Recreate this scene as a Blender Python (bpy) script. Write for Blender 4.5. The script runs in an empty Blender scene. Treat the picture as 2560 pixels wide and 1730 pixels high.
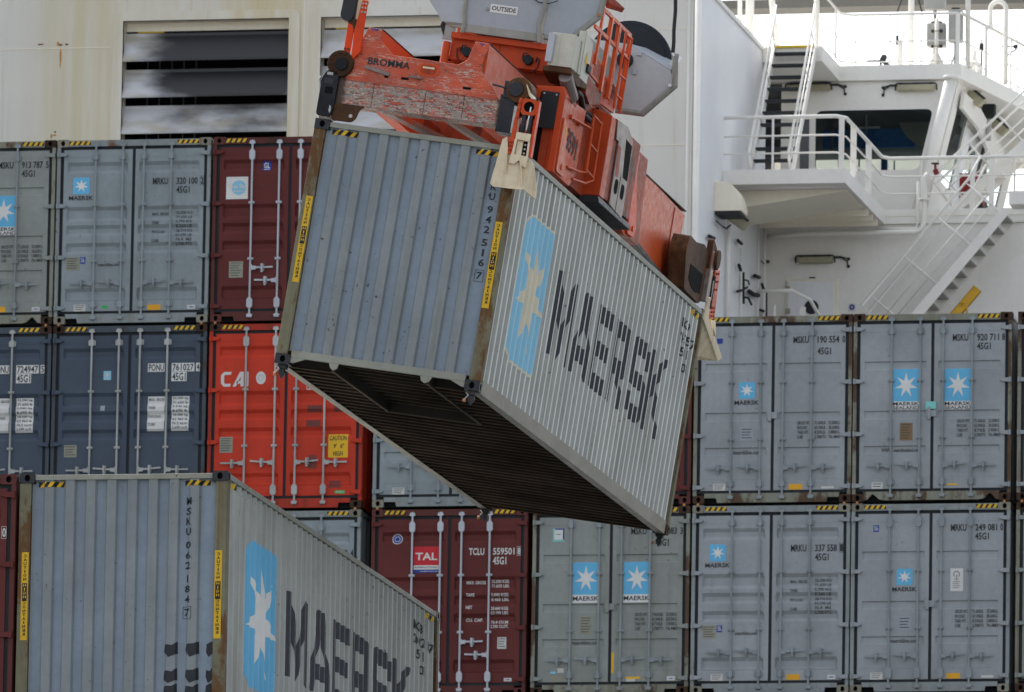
import bpy, bmesh, math, random
from mathutils import Vector, Matrix
random.seed(7)
S = bpy.context.scene
COL = S.collection
R = math.radians
ZO = 26.0                                   # height of the rear stack's second tier above the quay
# ------------------------------------------------------------------ camera
CAM = Vector((26.68877, -161.52977, -23.60617 + ZO))
PITCH, ROLL, YAW = 0.15710057, -0.01661045, 0.19554595
FPX = 27180.02                              # focal length in pixels of the 2560 px wide photograph
RM = Matrix.Rotation(YAW, 3, 'Z') @ Matrix.Rotation(PITCH, 3, 'X') @ Matrix.Rotation(ROLL, 3, 'Y')
cd = bpy.data.cameras.new('camera')
cam = bpy.data.objects.new('camera', cd)
COL.objects.link(cam)
right, fwd, up = RM.col[0], RM.col[1], RM.col[2]
m3 = Matrix((right, up, -fwd)).transposed()
cam.matrix_world = Matrix.Translation(CAM) @ m3.to_4x4()
cd.sensor_width = 36.0
cd.lens = FPX / 2560 * 36
cd.clip_start = 1.0
cd.clip_end = 6000
cd.dof.use_dof = True
cd.dof.focus_distance = 125.0
cd.dof.aperture_fstop = 8.0
S.camera = cam

def at(px, py, Y):
    """world point on the plane y = Y that the photograph shows at pixel (px, py)"""
    v = RM @ Vector(((px - 1280) / FPX, 1, -(py - 865) / FPX))
    return CAM + v * ((Y - CAM.y) / v.y)

# ------------------------------------------------------------------ light
SUN_EL, SUN_AZ = 50, -40
w = bpy.data.worlds.new('World')
S.world = w
w.use_nodes = True
nt = w.node_tree
bg = nt.nodes['Background']
sky = nt.nodes.new('ShaderNodeTexSky')
sky.sky_type = 'NISHITA'
sky.sun_disc = False
sky.sun_elevation = R(SUN_EL)
sky.sun_rotation = R(SUN_AZ)
sky.air_density = 1.0
sky.dust_density = 4.0
sky.ozone_density = 1.0
hs = nt.nodes.new('ShaderNodeHueSaturation')
hs.inputs['Saturation'].default_value = 0.35
nt.links.new(sky.outputs[0], hs.inputs['Color'])
nt.links.new(hs.outputs[0], bg.inputs[0])
bg.inputs[1].default_value = 0.12
sd = bpy.data.lights.new('sun', 'SUN')
sd.energy = 1.5
sd.angle = R(10)
sd.color = (1.0, 0.94, 0.85)
so = bpy.data.objects.new('sun', sd)
COL.objects.link(so)
e, a = R(SUN_EL), R(SUN_AZ)
sdir = Vector((math.sin(a) * math.cos(e), math.cos(a) * math.cos(e), math.sin(e)))
so.rotation_euler = sdir.to_track_quat('Z', 'Y').to_euler()
so.location = (0, 0, 120)
S.view_settings.view_transform = 'Standard'
S.view_settings.look = 'None'
S.view_settings.exposure = 1.55
S.view_settings.gamma = 1.0

# ------------------------------------------------------------------ materials
def N(t, typ, **kw):
    n = t.nodes.new(typ)
    for k, v in kw.items():
        setattr(n, k, v)
    return n

def mix(t, fac, a, b, blend='MIX'):
    n = N(t, 'ShaderNodeMix', data_type='RGBA', blend_type=blend)
    for sock, val in ((n.inputs['Factor'], fac), (n.inputs['A'], a), (n.inputs['B'], b)):
        if hasattr(val, 'is_output'):
            t.links.new(val, sock)
        elif isinstance(val, (tuple, list)):
            sock.default_value = (*val[:3], 1)
        else:
            sock.default_value = val
    return n.outputs['Result']

def mathn(t, op, a, b=0.0, c=None):
    n = N(t, 'ShaderNodeMath', operation=op)
    for i, v in enumerate((a, b) if c is None else (a, b, c)):
        if hasattr(v, 'is_output'):
            t.links.new(v, n.inputs[i])
        else:
            n.inputs[i].default_value = v
    return n.outputs[0]

def ramp(t, val, lo, hi, a=0.0, b=1.0, smooth=True):
    n = N(t, 'ShaderNodeMapRange')
    if smooth:
        n.interpolation_type = 'SMOOTHSTEP'
    t.links.new(val, n.inputs['Value'])
    n.inputs['From Min'].default_value = lo
    n.inputs['From Max'].default_value = hi
    n.inputs['To Min'].default_value = a
    n.inputs['To Max'].default_value = b
    return n.outputs['Result']

def noise(t, vec, scale, detail=4, rough=0.55, stretch=None, off=0.0, rot=None):
    if stretch or off or rot:
        mp = N(t, 'ShaderNodeMapping')
        t.links.new(vec, mp.inputs['Vector'])
        mp.inputs['Location'].default_value = (off, off * 1.7, off * 0.6)
        if rot:
            mp.inputs['Rotation'].default_value = rot
        if stretch:
            mp.inputs['Scale'].default_value = stretch
        vec = mp.outputs[0]
    n = N(t, 'ShaderNodeTexNoise')
    n.inputs['Scale'].default_value = scale
    n.inputs['Detail'].default_value = detail
    n.inputs['Roughness'].default_value = rough
    t.links.new(vec, n.inputs['Vector'])
    return n.outputs['Fac']

MATS = {}
def start(name):
    m = bpy.data.materials.new(name)
    m.use_nodes = True
    t = m.node_tree
    b = t.nodes['Principled BSDF']
    tc = N(t, 'ShaderNodeTexCoord')
    oi = N(t, 'ShaderNodeObjectInfo')
    r = mathn(t, 'MULTIPLY', oi.outputs['Random'], 41.0)
    va = N(t, 'ShaderNodeVectorMath', operation='ADD')
    t.links.new(tc.outputs['Object'], va.inputs[0])
    t.links.new(r, va.inputs[1])
    MATS[name] = m
    return m, t, b, va.outputs[0], tc.outputs['Object']

def paint(name, base, rough=0.5, var=0.12, rust=0.0, rust_col=(0.10, 0.045, 0.02), streak=0.0,
          streak_col=(0.16, 0.14, 0.09), chips=0.0, spec=0.15, metal=0.0, stretch=(9, 9, 0.5), bump=0.0):
    m, t, b, v, _ = start(name)
    n1 = noise(t, v, 0.9, 5)
    col = mix(t, 1.0, base, ramp(t, n1, 0.25, 0.75, 1 - var, 1 + var), 'MULTIPLY')
    n1b = noise(t, v, 11, 3, 0.6, off=3)
    col = mix(t, 1.0, col, ramp(t, n1b, 0.3, 0.7, 1 - var * 0.35, 1 + var * 0.35), 'MULTIPLY')
    if streak:
        s1 = noise(t, v, 1.0, 5, 0.6, stretch, 5)
        s2 = noise(t, v, 0.7, 3, 0.5, off=9)
        f = mathn(t, 'MULTIPLY', ramp(t, s1, 0.45, 0.72), ramp(t, s2, 0.35, 0.65, 0.25, 1))
        col = mix(t, mathn(t, 'MULTIPLY', f, streak), col, streak_col)
    if rust:
        r1 = noise(t, v, 1.6, 10, 0.72, (1, 1, 0.45), 13)
        f = ramp(t, r1, 0.70 - 0.32 * rust, 0.78 - 0.32 * rust)
        rc = mix(t, noise(t, v, 9, 4, 0.6, (1, 1, 0.3), 2), rust_col, tuple(c * 2.1 for c in rust_col))
        col = mix(t, mathn(t, 'MULTIPLY', f, 0.9), col, rc)
    if chips:
        c1 = noise(t, v, 17, 3, 0.6, off=21)
        c2 = noise(t, v, 2.2, 3, 0.5, off=31)
        f = mathn(t, 'MULTIPLY', ramp(t, c1, 0.66, 0.70), ramp(t, c2, 0.46, 0.6))
        col = mix(t, mathn(t, 'MULTIPLY', f, chips), col, (0.05, 0.03, 0.02))
    t.links.new(col, b.inputs['Base Color'])
    b.inputs['Metallic'].default_value = metal
    b.inputs['Specular IOR Level'].default_value = spec
    t.links.new(ramp(t, n1b, 0.2, 0.8, rough - 0.1, min(1, rough + 0.12)), b.inputs['Roughness'])
    if bump:
        bp = N(t, 'ShaderNodeBump')
        bp.inputs['Strength'].default_value = bump
        bp.inputs['Distance'].default_value = 0.03
        t.links.new(noise(t, v, 1.5, 3, 0.5, off=44), bp.inputs['Height'])
        t.links.new(bp.outputs[0], b.inputs['Normal'])
    return m

GREY = (0.245, 0.282, 0.298)
paint('grey_paint', GREY, streak=0.25, streak_col=(0.17, 0.18, 0.15), rust=0.06, chips=0.5, bump=0.25)
paint('grey_paint_dull', (0.245, 0.262, 0.245), streak=0.4, streak_col=(0.15, 0.14, 0.09), rust=0.12, chips=0.7, bump=0.25)
paint('grey_paint_blue', (0.295, 0.315, 0.33), streak=0.2, streak_col=(0.16, 0.17, 0.16), rust=0.04, chips=0.4, bump=0.25)
paint('grey_frame', (0.235, 0.265, 0.27), streak=0.5, streak_col=(0.15, 0.12, 0.06), rust=0.25, chips=0.8)
paint('grey_frame_rusty', (0.22, 0.225, 0.18), streak=0.8, streak_col=(0.11, 0.07, 0.03), rust=0.62, rust_col=(0.05, 0.026, 0.014), chips=1.0)
paint('dark_grey_paint', (0.062, 0.082, 0.112), streak=0.25, streak_col=(0.07, 0.07, 0.06), rust=0.08, chips=0.5, bump=0.25)
paint('dark_grey_frame', (0.062, 0.078, 0.095), streak=0.5, streak_col=(0.05, 0.035, 0.02), rust=0.45, rust_col=(0.04, 0.022, 0.014))
paint('maroon_paint', (0.115, 0.026, 0.024), streak=0.2, streak_col=(0.09, 0.035, 0.03), rust=0.06, chips=0.4, bump=0.25)
paint('maroon_frame', (0.10, 0.03, 0.026), streak=0.5, streak_col=(0.05, 0.025, 0.018), rust=0.35, rust_col=(0.035, 0.016, 0.011))
paint('red_paint', (0.50, 0.042, 0.02), streak=0.2, streak_col=(0.30, 0.05, 0.03), rust=0.05, chips=0.5, bump=0.25)
paint('red_frame', (0.36, 0.036, 0.02), streak=0.5, streak_col=(0.10, 0.03, 0.02), rust=0.4, rust_col=(0.04, 0.018, 0.012))
paint('rusty_casting', (0.055, 0.03, 0.019), rough=0.8, var=0.4, rust=0.6, rust_col=(0.03, 0.017, 0.011), spec=0.2)
paint('worn_casting', (0.21, 0.20, 0.155), rough=0.7, var=0.25, rust=0.45, rust_col=(0.09, 0.05, 0.025), spec=0.3)
paint('black_casting', (0.018, 0.02, 0.025), rough=0.55, var=0.4, rust=0.3, rust_col=(0.03, 0.02, 0.014), spec=0.4)
paint('dark_void', (0.008, 0.008, 0.009), rough=0.9, spec=0.1)
paint('rubber', (0.02, 0.024, 0.028), rough=0.75, var=0.25, spec=0.25)
paint('galvanised', (0.36, 0.37, 0.36), rough=0.5, var=0.2, streak=0.4, streak_col=(0.22, 0.17, 0.11), rust=0.2, metal=0.3)
paint('galvanised_grey', (0.24, 0.27, 0.285), rough=0.5, var=0.15, streak=0.3, streak_col=(0.16, 0.15, 0.12), rust=0.12)
paint('light_steel', (0.42, 0.44, 0.48), rough=0.45, var=0.12, metal=0.3)
# the two near containers
paint('end_blue', (0.225, 0.275, 0.33), streak=0.35, streak_col=(0.19, 0.20, 0.19), rust=0.05, chips=0.8, bump=0.5)
paint('end_worn', (0.225, 0.25, 0.262), streak=0.55, streak_col=(0.16, 0.165, 0.13), rust=0.07, chips=0.9, bump=0.5)
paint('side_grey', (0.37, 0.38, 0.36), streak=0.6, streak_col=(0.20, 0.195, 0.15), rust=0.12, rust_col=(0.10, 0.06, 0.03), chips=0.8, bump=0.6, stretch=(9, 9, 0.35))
paint('flat_worn_lit', (0.58, 0.585, 0.55), streak=0.5, streak_col=(0.28, 0.26, 0.20), rust=0.1, chips=0.8, stretch=(9, 9, 0.35))  # outer side flats: pale wear, with the stronger side light added to the colour
paint('rust_post', (0.17, 0.165, 0.11), rough=0.7, var=0.2, streak=1.0, streak_col=(0.12, 0.06, 0.018), rust=0.66, rust_col=(0.075, 0.034, 0.012), stretch=(16, 16, 0.35), chips=0.8)
paint('rail_grey', (0.27, 0.275, 0.235), streak=0.6, streak_col=(0.16, 0.13, 0.08), rust=0.25, chips=1.0, stretch=(2, 2, 2))
paint('bottom_rail', (0.23, 0.215, 0.175), streak=0.6, streak_col=(0.12, 0.10, 0.075), rust=0.25, rust_col=(0.08, 0.045, 0.025), chips=1.0, stretch=(2, 1.2, 2))
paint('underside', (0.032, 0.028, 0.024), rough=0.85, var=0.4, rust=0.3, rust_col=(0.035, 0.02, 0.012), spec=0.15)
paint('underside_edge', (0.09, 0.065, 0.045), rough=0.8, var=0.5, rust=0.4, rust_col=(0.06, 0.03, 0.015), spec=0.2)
# spreader
ORANGE = (0.50, 0.066, 0.019)
paint('orange_paint', ORANGE, rough=0.42, var=0.14, streak=0.3, streak_col=(0.30, 0.06, 0.02), rust=0.08, chips=0.7)
paint('orange_bright', (0.54, 0.082, 0.02), rough=0.38, var=0.1, streak=0.2, streak_col=(0.40, 0.07, 0.02), chips=0.4)
paint('orange_red', (0.62, 0.055, 0.012), rough=0.4, var=0.15, rust=0.15, chips=0.6)
paint('orange_dark', (0.30, 0.045, 0.016), rough=0.5, var=0.3, streak=0.7, streak_col=(0.06, 0.022, 0.012), rust=0.45, rust_col=(0.03, 0.014, 0.009))
paint('rust_hub', (0.085, 0.04, 0.018), rough=0.65, var=0.5, rust=0.6, rust_col=(0.03, 0.016, 0.01), chips=1.0)
paint('oily_steel', (0.03, 0.03, 0.035), rough=0.3, var=0.5, metal=0.6, rust=0.3, rust_col=(0.03, 0.018, 0.012))
paint('chrome', (0.5, 0.5, 0.5), rough=0.2, metal=0.9)
paint('cream_steel', (0.66, 0.56, 0.40), rough=0.5, var=0.15, streak=0.5, streak_col=(0.36, 0.22, 0.09), rust=0.26, rust_col=(0.16, 0.07, 0.025), chips=1.0)
paint('headblock_grey', (0.34, 0.365, 0.40), rough=0.45, var=0.08, streak=0.2, streak_col=(0.25, 0.25, 0.25), rust=0.03)
paint('headblock_edge', (0.30, 0.30, 0.27), rough=0.5, var=0.15, streak=0.5, streak_col=(0.15, 0.13, 0.09), rust=0.15)
paint('sheave_grey', (0.45, 0.45, 0.46), rough=0.5, var=0.08, streak=0.25, streak_col=(0.34, 0.34, 0.28), rust=0.04)
paint('sheave_black', (0.02, 0.024, 0.032), rough=0.5, var=0.2)
paint('wear_steel', (0.20, 0.165, 0.15), rough=0.4, var=0.35, metal=0.3, rust=0.45, rust_col=(0.22, 0.06, 0.03), chips=0.8)
paint('cabinet_white', (0.55, 0.54, 0.46), rough=0.5, var=0.12, streak=0.6, streak_col=(0.30, 0.24, 0.12), rust=0.1)
# ship
paint('ship_white', (0.76, 0.745, 0.70), rough=0.45, var=0.05, streak=0.15, streak_col=(0.60, 0.58, 0.50), rust=0.0)
paint('ship_white_cool', (0.73, 0.74, 0.755), rough=0.45, var=0.05, streak=0.12, streak_col=(0.60, 0.60, 0.56))
paint('ship_cream_bounce', (0.80, 0.75, 0.62), rough=0.5, var=0.05, streak=0.2, streak_col=(0.55, 0.50, 0.36))  # cream paint, its colour raised and warmed for bounce light under the decks
paint('ship_beam', (0.15, 0.145, 0.13), rough=0.6, var=0.08)
paint('dark_metal', (0.03, 0.033, 0.035), rough=0.6, var=0.3)
paint('tread_dark', (0.035, 0.04, 0.045), rough=0.7, var=0.3)
paint('lamp_housing', (0.36, 0.34, 0.24), rough=0.5, var=0.15)
paint('yellow_paint', (0.62, 0.42, 0.02), rough=0.5, var=0.1)
paint('rusty_yellow', (0.45, 0.26, 0.03), rough=0.6, var=0.3, rust=0.62, rust_col=(0.12, 0.045, 0.012))
paint('red_locker', (0.20, 0.022, 0.025), rough=0.5, var=0.15)
paint('cabinet_grey', (0.36, 0.36, 0.34), rough=0.5, var=0.1, streak=0.3, streak_col=(0.25, 0.24, 0.2))
paint('interior_dark', (0.12, 0.13, 0.14), rough=0.8, var=0.2)
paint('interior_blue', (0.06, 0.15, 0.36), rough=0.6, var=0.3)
paint('interior_grey', (0.24, 0.235, 0.22), rough=0.8, var=0.15)
paint('hatch_dark', (0.02, 0.02, 0.02), rough=0.9, var=0.3)
# marks
def ink(name, c, rough=0.6):
    paint(name, c, rough=rough, var=0.08, spec=0.3)
ink('mark_black', (0.022, 0.026, 0.03)); ink('mark_faded', (0.055, 0.06, 0.065)); ink('mark_white', (0.62, 0.62, 0.60))
ink('mark_blue', (0.12, 0.42, 0.66)); ink('mark_star', (0.66, 0.66, 0.64)); ink('mark_yellow', (0.72, 0.42, 0.02)); ink('mark_orange', (0.72, 0.36, 0.02))
ink('mark_navy', (0.02, 0.045, 0.26)); ink('mark_red', (0.48, 0.02, 0.03)); ink('mark_teal', (0.18, 0.52, 0.48)); ink('mark_green', (0.04, 0.38, 0.10))
ink('mark_plate', (0.26, 0.255, 0.20)); ink('mark_brown', (0.20, 0.13, 0.06)); ink('mark_paper', (0.52, 0.52, 0.49)); ink('mark_sky', (0.24, 0.50, 0.66))
ink('mark_patch', (0.15, 0.04, 0.035)); ink('mark_cream', (0.62, 0.56, 0.43)); ink('mark_bigletter', (0.035, 0.038, 0.048))
ink('mark_tape', (0.62, 0.38, 0.02)); ink('mark_tapeblack', (0.012, 0.014, 0.018)); ink('mark_silver', (0.30, 0.33, 0.36))

def scratched():
    """orange plate scraped to bare metal and filler by years of landings"""
    m, t, b, v, o = start('scratched_orange')
    n1 = noise(t, v, 2.0, 4)
    col = mix(t, 1.0, ORANGE, ramp(t, n1, 0.3, 0.7, 0.75, 1.15), 'MULTIPLY')
    sx = N(t, 'ShaderNodeSeparateXYZ'); t.links.new(o, sx.inputs[0])
    low = ramp(t, sx.outputs['Z'], 3.36, 3.40, 1.0, 0.0)
    areas = (((1.2, 1, 9), 0.10, (0.50, 0.44, 0.34), 3, 0.016, 0.35), ((2.6, 1, 16), -0.12, (0.42, 0.42, 0.38), 17, 0.022, 0.4),
             ((4, 1, 10), 0.45, (0.03, 0.022, 0.018), 29, 0.016, 0.5), ((3, 1, 24), 0.05, (0.24, 0.27, 0.30), 41, 0.03, 0.2),
             ((5, 1, 14), -0.4, (0.46, 0.36, 0.24), 53, 0.018, 0.15), ((6, 1, 26), 0.2, (0.03, 0.028, 0.03), 67, 0.026, 0.12))
    for st, rot, c, off, wd, up in areas:
        nn = noise(t, v, 1.6, 3.5, 0.62, st, off, (0, rot, 0))
        d = mathn(t, 'ABSOLUTE', mathn(t, 'SUBTRACT', nn, 0.5))
        f = ramp(t, d, wd * 0.5, wd, 1.0, 0.0)
        gate = noise(t, v, 2.6, 3, 0.5, (1, 1, 2.5), off + 7)
        g = mathn(t, 'MAXIMUM', mathn(t, 'MULTIPLY', low, ramp(t, gate, 0.25, 0.4)), mathn(t, 'MULTIPLY', ramp(t, gate, 0.5, 0.62), up * 2))
        col = mix(t, mathn(t, 'MULTIPLY', f, mathn(t, 'MINIMUM', g, 1.0)), col, c)
    # bare rubbed patches on the low beam, and rust at its ends
    pn = noise(t, v, 4.2, 6, 0.7, (1.2, 1, 5), 90)
    col = mix(t, mathn(t, 'MULTIPLY', mathn(t, 'MULTIPLY', ramp(t, pn, 0.5, 0.56), low), 0.75), col, mix(t, noise(t, v, 26, 3, 0.6, (1, 1, 3), 4), (0.10, 0.11, 0.12), (0.40, 0.36, 0.28)))
    edge = mathn(t, 'MAXIMUM', ramp(t, sx.outputs['X'], 0.42, 0.16), ramp(t, sx.outputs['X'], 1.98, 2.2))
    en = noise(t, v, 7, 6, 0.7, off=77)
    col = mix(t, ramp(t, mathn(t, 'ADD', mathn(t, 'MULTIPLY', edge, 0.55), mathn(t, 'MULTIPLY', en, 0.6)), 0.5, 0.66), col, (0.05, 0.026, 0.013))
    rn = noise(t, v, 3.2, 8, 0.7, off=55)
    col = mix(t, mathn(t, 'MULTIPLY', ramp(t, rn, 0.62, 0.68), 0.7), col, (0.12, 0.035, 0.014))
    t.links.new(col, b.inputs['Base Color'])
    b.inputs['Roughness'].default_value = 0.5
scratched()

def casing_mat():
    """white funnel casing: yellow weeping round the louvre frames, thin vertical dirt runs"""
    m, t, b, v, o = start('casing_paint')
    n1 = noise(t, v, 0.5, 4)
    col = mix(t, 1.0, (0.64, 0.625, 0.575), ramp(t, n1, 0.3, 0.7, 0.95, 1.04), 'MULTIPLY')
    sx = N(t, 'ShaderNodeSeparateXYZ'); t.links.new(o, sx.inputs[0])
    d1 = ramp(t, mathn(t, 'ABSOLUTE', mathn(t, 'ADD', sx.outputs['X'], 12.35)), 1.6, 0.2)
    d2 = ramp(t, mathn(t, 'ABSOLUTE', mathn(t, 'ADD', sx.outputs['X'], 15.5)), 1.5, 0.1, 0, 0.8)
    d3 = ramp(t, mathn(t, 'ABSOLUTE', mathn(t, 'ADD', sx.outputs['X'], 13.0)), 2.8, 1.4, 0, 0.45)
    dd = mathn(t, 'MAXIMUM', mathn(t, 'MAXIMUM', d1, d2), d3)
    s1 = noise(t, v, 1.0, 5, 0.6, (5, 5, 0.25), 5)
    f = mathn(t, 'MULTIPLY', dd, ramp(t, s1, 0.2, 0.7, 0.25, 1.0))
    col = mix(t, mathn(t, 'MULTIPLY', f, 0.75), col, (0.50, 0.40, 0.17))
    s2 = noise(t, v, 1.0, 6, 0.6, (10, 10, 0.2), 15)
    col = mix(t, mathn(t, 'MULTIPLY', ramp(t, s2, 0.55, 0.75), 0.3), col, (0.36, 0.30, 0.18))
    r1 = noise(t, v, 7, 4, 0.6, off=33)
    col = mix(t, mathn(t, 'MULTIPLY', ramp(t, r1, 0.74, 0.77), 0.8), col, (0.16, 0.09, 0.04))
    t.links.new(col, b.inputs['Base Color'])
    b.inputs['Roughness'].default_value = 0.5
casing_mat()

def soot_mat():
    """white louvre blades blackened by exhaust on the right of the opening"""
    m, t, b, v, o = start('sooty_blade')
    sx = N(t, 'ShaderNodeSeparateXYZ'); t.links.new(o, sx.inputs[0])
    n1 = noise(t, v, 1.1, 4, 0.55, (1, 1, 2.2), 3)
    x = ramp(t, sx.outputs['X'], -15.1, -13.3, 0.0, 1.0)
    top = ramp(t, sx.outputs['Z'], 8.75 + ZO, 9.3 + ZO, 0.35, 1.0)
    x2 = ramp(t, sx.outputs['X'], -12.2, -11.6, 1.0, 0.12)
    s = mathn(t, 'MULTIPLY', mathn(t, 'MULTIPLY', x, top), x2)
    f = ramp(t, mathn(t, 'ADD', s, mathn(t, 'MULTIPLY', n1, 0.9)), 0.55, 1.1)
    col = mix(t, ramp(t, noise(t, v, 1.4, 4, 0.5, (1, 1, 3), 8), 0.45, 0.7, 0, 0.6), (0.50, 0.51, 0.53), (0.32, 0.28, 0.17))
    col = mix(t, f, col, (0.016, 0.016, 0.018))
    t.links.new(col, b.inputs['Base Color'])
    b.inputs['Roughness'].default_value = 0.4
soot_mat()

def glass_mat():
    m, t, b, v, o = start('window_glass')
    b.inputs['Base Color'].default_value = (0.75, 0.85, 0.85, 1)
    b.inputs['Roughness'].default_value = 0.02
    b.inputs['Transmission Weight'].default_value = 1.0
    b.inputs['IOR'].default_value = 1.02
glass_mat()

def water_mat():
    m, t, b, v, o = start('water')
    b.inputs['Base Color'].default_value = (0.03, 0.045, 0.05, 1)
    b.inputs['Roughness'].default_value = 0.15
    bp = N(t, 'ShaderNodeBump'); bp.inputs['Strength'].default_value = 0.3
    t.links.new(noise(t, v, 0.6, 5), bp.inputs['Height']); t.links.new(bp.outputs[0], b.inputs['Normal'])
water_mat()
paint('quay_concrete', (0.22, 0.21, 0.195), rough=0.85, var=0.2)

# ------------------------------------------------------------------ mesh helpers
class MB:
    def __init__(s):
        s.v, s.f, s.m, s.mats = [], [], [], []
    def mi(s, name):
        if name not in s.mats:
            s.mats.append(name)
        return s.mats.index(name)
    def add(s, vs, fs, mat):
        b = len(s.v); k = s.mi(mat)
        s.v += [tuple(p) for p in vs]
        for f in fs:
            s.f.append(tuple(b + i for i in f)); s.m.append(k)
    def box(s, x0, x1, y0, y1, z0, z1, mat, M=None):
        vs = [Vector((x, y, z)) for z in (z0, z1) for y in (y0, y1) for x in (x0, x1)]
        if M: vs = [M @ p for p in vs]
        s.add(vs, [(0, 2, 3, 1), (4, 5, 7, 6), (0, 1, 5, 4), (2, 6, 7, 3), (0, 4, 6, 2), (1, 3, 7, 5)], mat)
    def prism(s, pts, ax, lo, hi, mat, M=None):
        """polygon pts in the plane across axis ax ('x': (y,z), 'y': (x,z), 'z': (x,y)) pushed from lo to hi"""
        mk = {'x': lambda p, d: (d, p[0], p[1]), 'y': lambda p, d: (p[0], d, p[1]), 'z': lambda p, d: (p[0], p[1], d)}[ax]
        n = len(pts)
        vs = [Vector(mk(p, lo)) for p in pts] + [Vector(mk(p, hi)) for p in pts]
        if M: vs = [M @ p for p in vs]
        s.add(vs, [tuple(range(n - 1, -1, -1)), tuple(range(n, 2 * n))] + [(i, (i + 1) % n, n + (i + 1) % n, n + i) for i in range(n)], mat)
    def quad(s, pts, mat):
        s.add(pts, [tuple(range(len(pts)))], mat)
    def plate(s, pts, d, mat):
        """flat polygon of 3-D points given thickness by the vector d"""
        d = Vector(d); n = len(pts)
        vs = [Vector(p) for p in pts] + [Vector(p) + d for p in pts]
        s.add(vs, [tuple(range(n - 1, -1, -1)), tuple(range(n, 2 * n))] + [(i, (i + 1) % n, n + (i + 1) % n, n + i) for i in range(n)], mat)
    def tube(s, pts, r, mat, n=8, r1=None, closed=False):
        pts = [Vector(p) for p in pts]
        rings = []; L = len(pts)
        ref = None
        for i, p in enumerate(pts):
            a = pts[max(i - 1, 0)]; c = pts[min(i + 1, L - 1)]
            d = (c - a).normalized()
            if ref is None:
                ref = Vector((0, 0, 1)) if abs(d.z) < 0.9 else Vector((1, 0, 0))
            u = ref - d * ref.dot(d); u.normalize(); ref = u
            w_ = d.cross(u)
            rr = r if r1 is None else r + (r1 - r) * i / (L - 1)
            k = 1.0
            if 0 < i < L - 1:
                c_ = (pts[i] - a).normalized().dot((c - pts[i]).normalized())
                k = 1 / max(0.5, math.sqrt((1 + c_) / 2))
            rings.append([p + (u * math.cos(2 * math.pi * j / n) + w_ * math.sin(2 * math.pi * j / n)) * rr * (k if 0 < i < L - 1 else 1) for j in range(n)])
        vs = [q for ring in rings for q in ring]
        fs = []
        for i in range(L - 1):
            for j in range(n):
                fs.append((i * n + j, i * n + (j + 1) % n, (i + 1) * n + (j + 1) % n, (i + 1) * n + j))
        fs.append(tuple(range(n - 1, -1, -1))); fs.append(tuple((L - 1) * n + j for j in range(n)))
        s.add(vs, fs, mat)
    def ball(s, c, r, mat, n=8):
        c = Vector(c); vs = []; fs = []
        for i in range(n // 2 + 1):
            th = math.pi * i / (n // 2)
            for j in range(n):
                ph = 2 * math.pi * j / n
                vs.append(c + Vector((math.sin(th) * math.cos(ph), math.sin(th) * math.sin(ph), math.cos(th))) * r)
        for i in range(n // 2):
            for j in range(n):
                fs.append((i * n + j, (i + 1) * n + j, (i + 1) * n + (j + 1) % n, i * n + (j + 1) % n))
        s.add(vs, fs, mat)
    def mesh(s, name, bevel=0.0, smooth=False):
        me = bpy.data.meshes.new(name)
        me.from_pydata(s.v, [], s.f)
        for mn in s.mats: me.materials.append(MATS[mn])
        me.polygons.foreach_set('material_index', s.m)
        if smooth: me.polygons.foreach_set('use_smooth', [True] * len(s.f))
        me.update()
        bm = bmesh.new(); bm.from_mesh(me); bmesh.ops.recalc_face_normals(bm, faces=bm.faces); bm.to_mesh(me); bm.free()
        return me
    def build(s, name, parent=None, bevel=0.0, smooth=False):
        o = put(name, s.mesh(name, smooth=smooth), parent)
        if bevel:
            md = o.modifiers.new('bevel', 'BEVEL'); md.width = bevel; md.segments = 2; md.limit_method = 'ANGLE'; md.angle_limit = R(40)
        return o

def put(name, me, parent=None, loc=None):
    o = bpy.data.objects.new(name, me); COL.objects.link(o)
    if parent: o.parent = parent
    if loc: o.location = loc
    return o

def tag(o, label, cat, group=None, kind=None):
    if label: o['label'] = label
    if cat: o['category'] = cat
    if group: o['group'] = group
    if kind: o['kind'] = kind
    return o

def thing(name, label, cat, loc=(0, 0, 0), group=None, M=None):
    o = bpy.data.objects.new(name, None); COL.objects.link(o); o.empty_display_size = 0.3
    if M is not None: o.matrix_world = M
    else: o.location = loc
    return tag(o, label, cat, group)

# flat marks (x, z) laid on a wall, following its corrugation
TXT = {}
def text2d(body):
    if body not in TXT:
        c = bpy.data.curves.new('t', 'FONT'); c.body = body; c.resolution_u = 2; c.offset = 0.02
        o = bpy.data.objects.new('t', c)
        me = bpy.data.meshes.new_from_object(o)
        vs = [(p.co.x, p.co.y) for p in me.vertices]; fs = [tuple(p.vertices) for p in me.polygons]
        bpy.data.objects.remove(o); bpy.data.meshes.remove(me); bpy.data.curves.remove(c)
        xs = [p[0] for p in vs] or [0, 1]; ys = [p[1] for p in vs] or [0, 1]
        TXT[body] = (vs, fs, min(xs), max(xs), min(ys), max(ys))
    return TXT[body]

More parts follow.
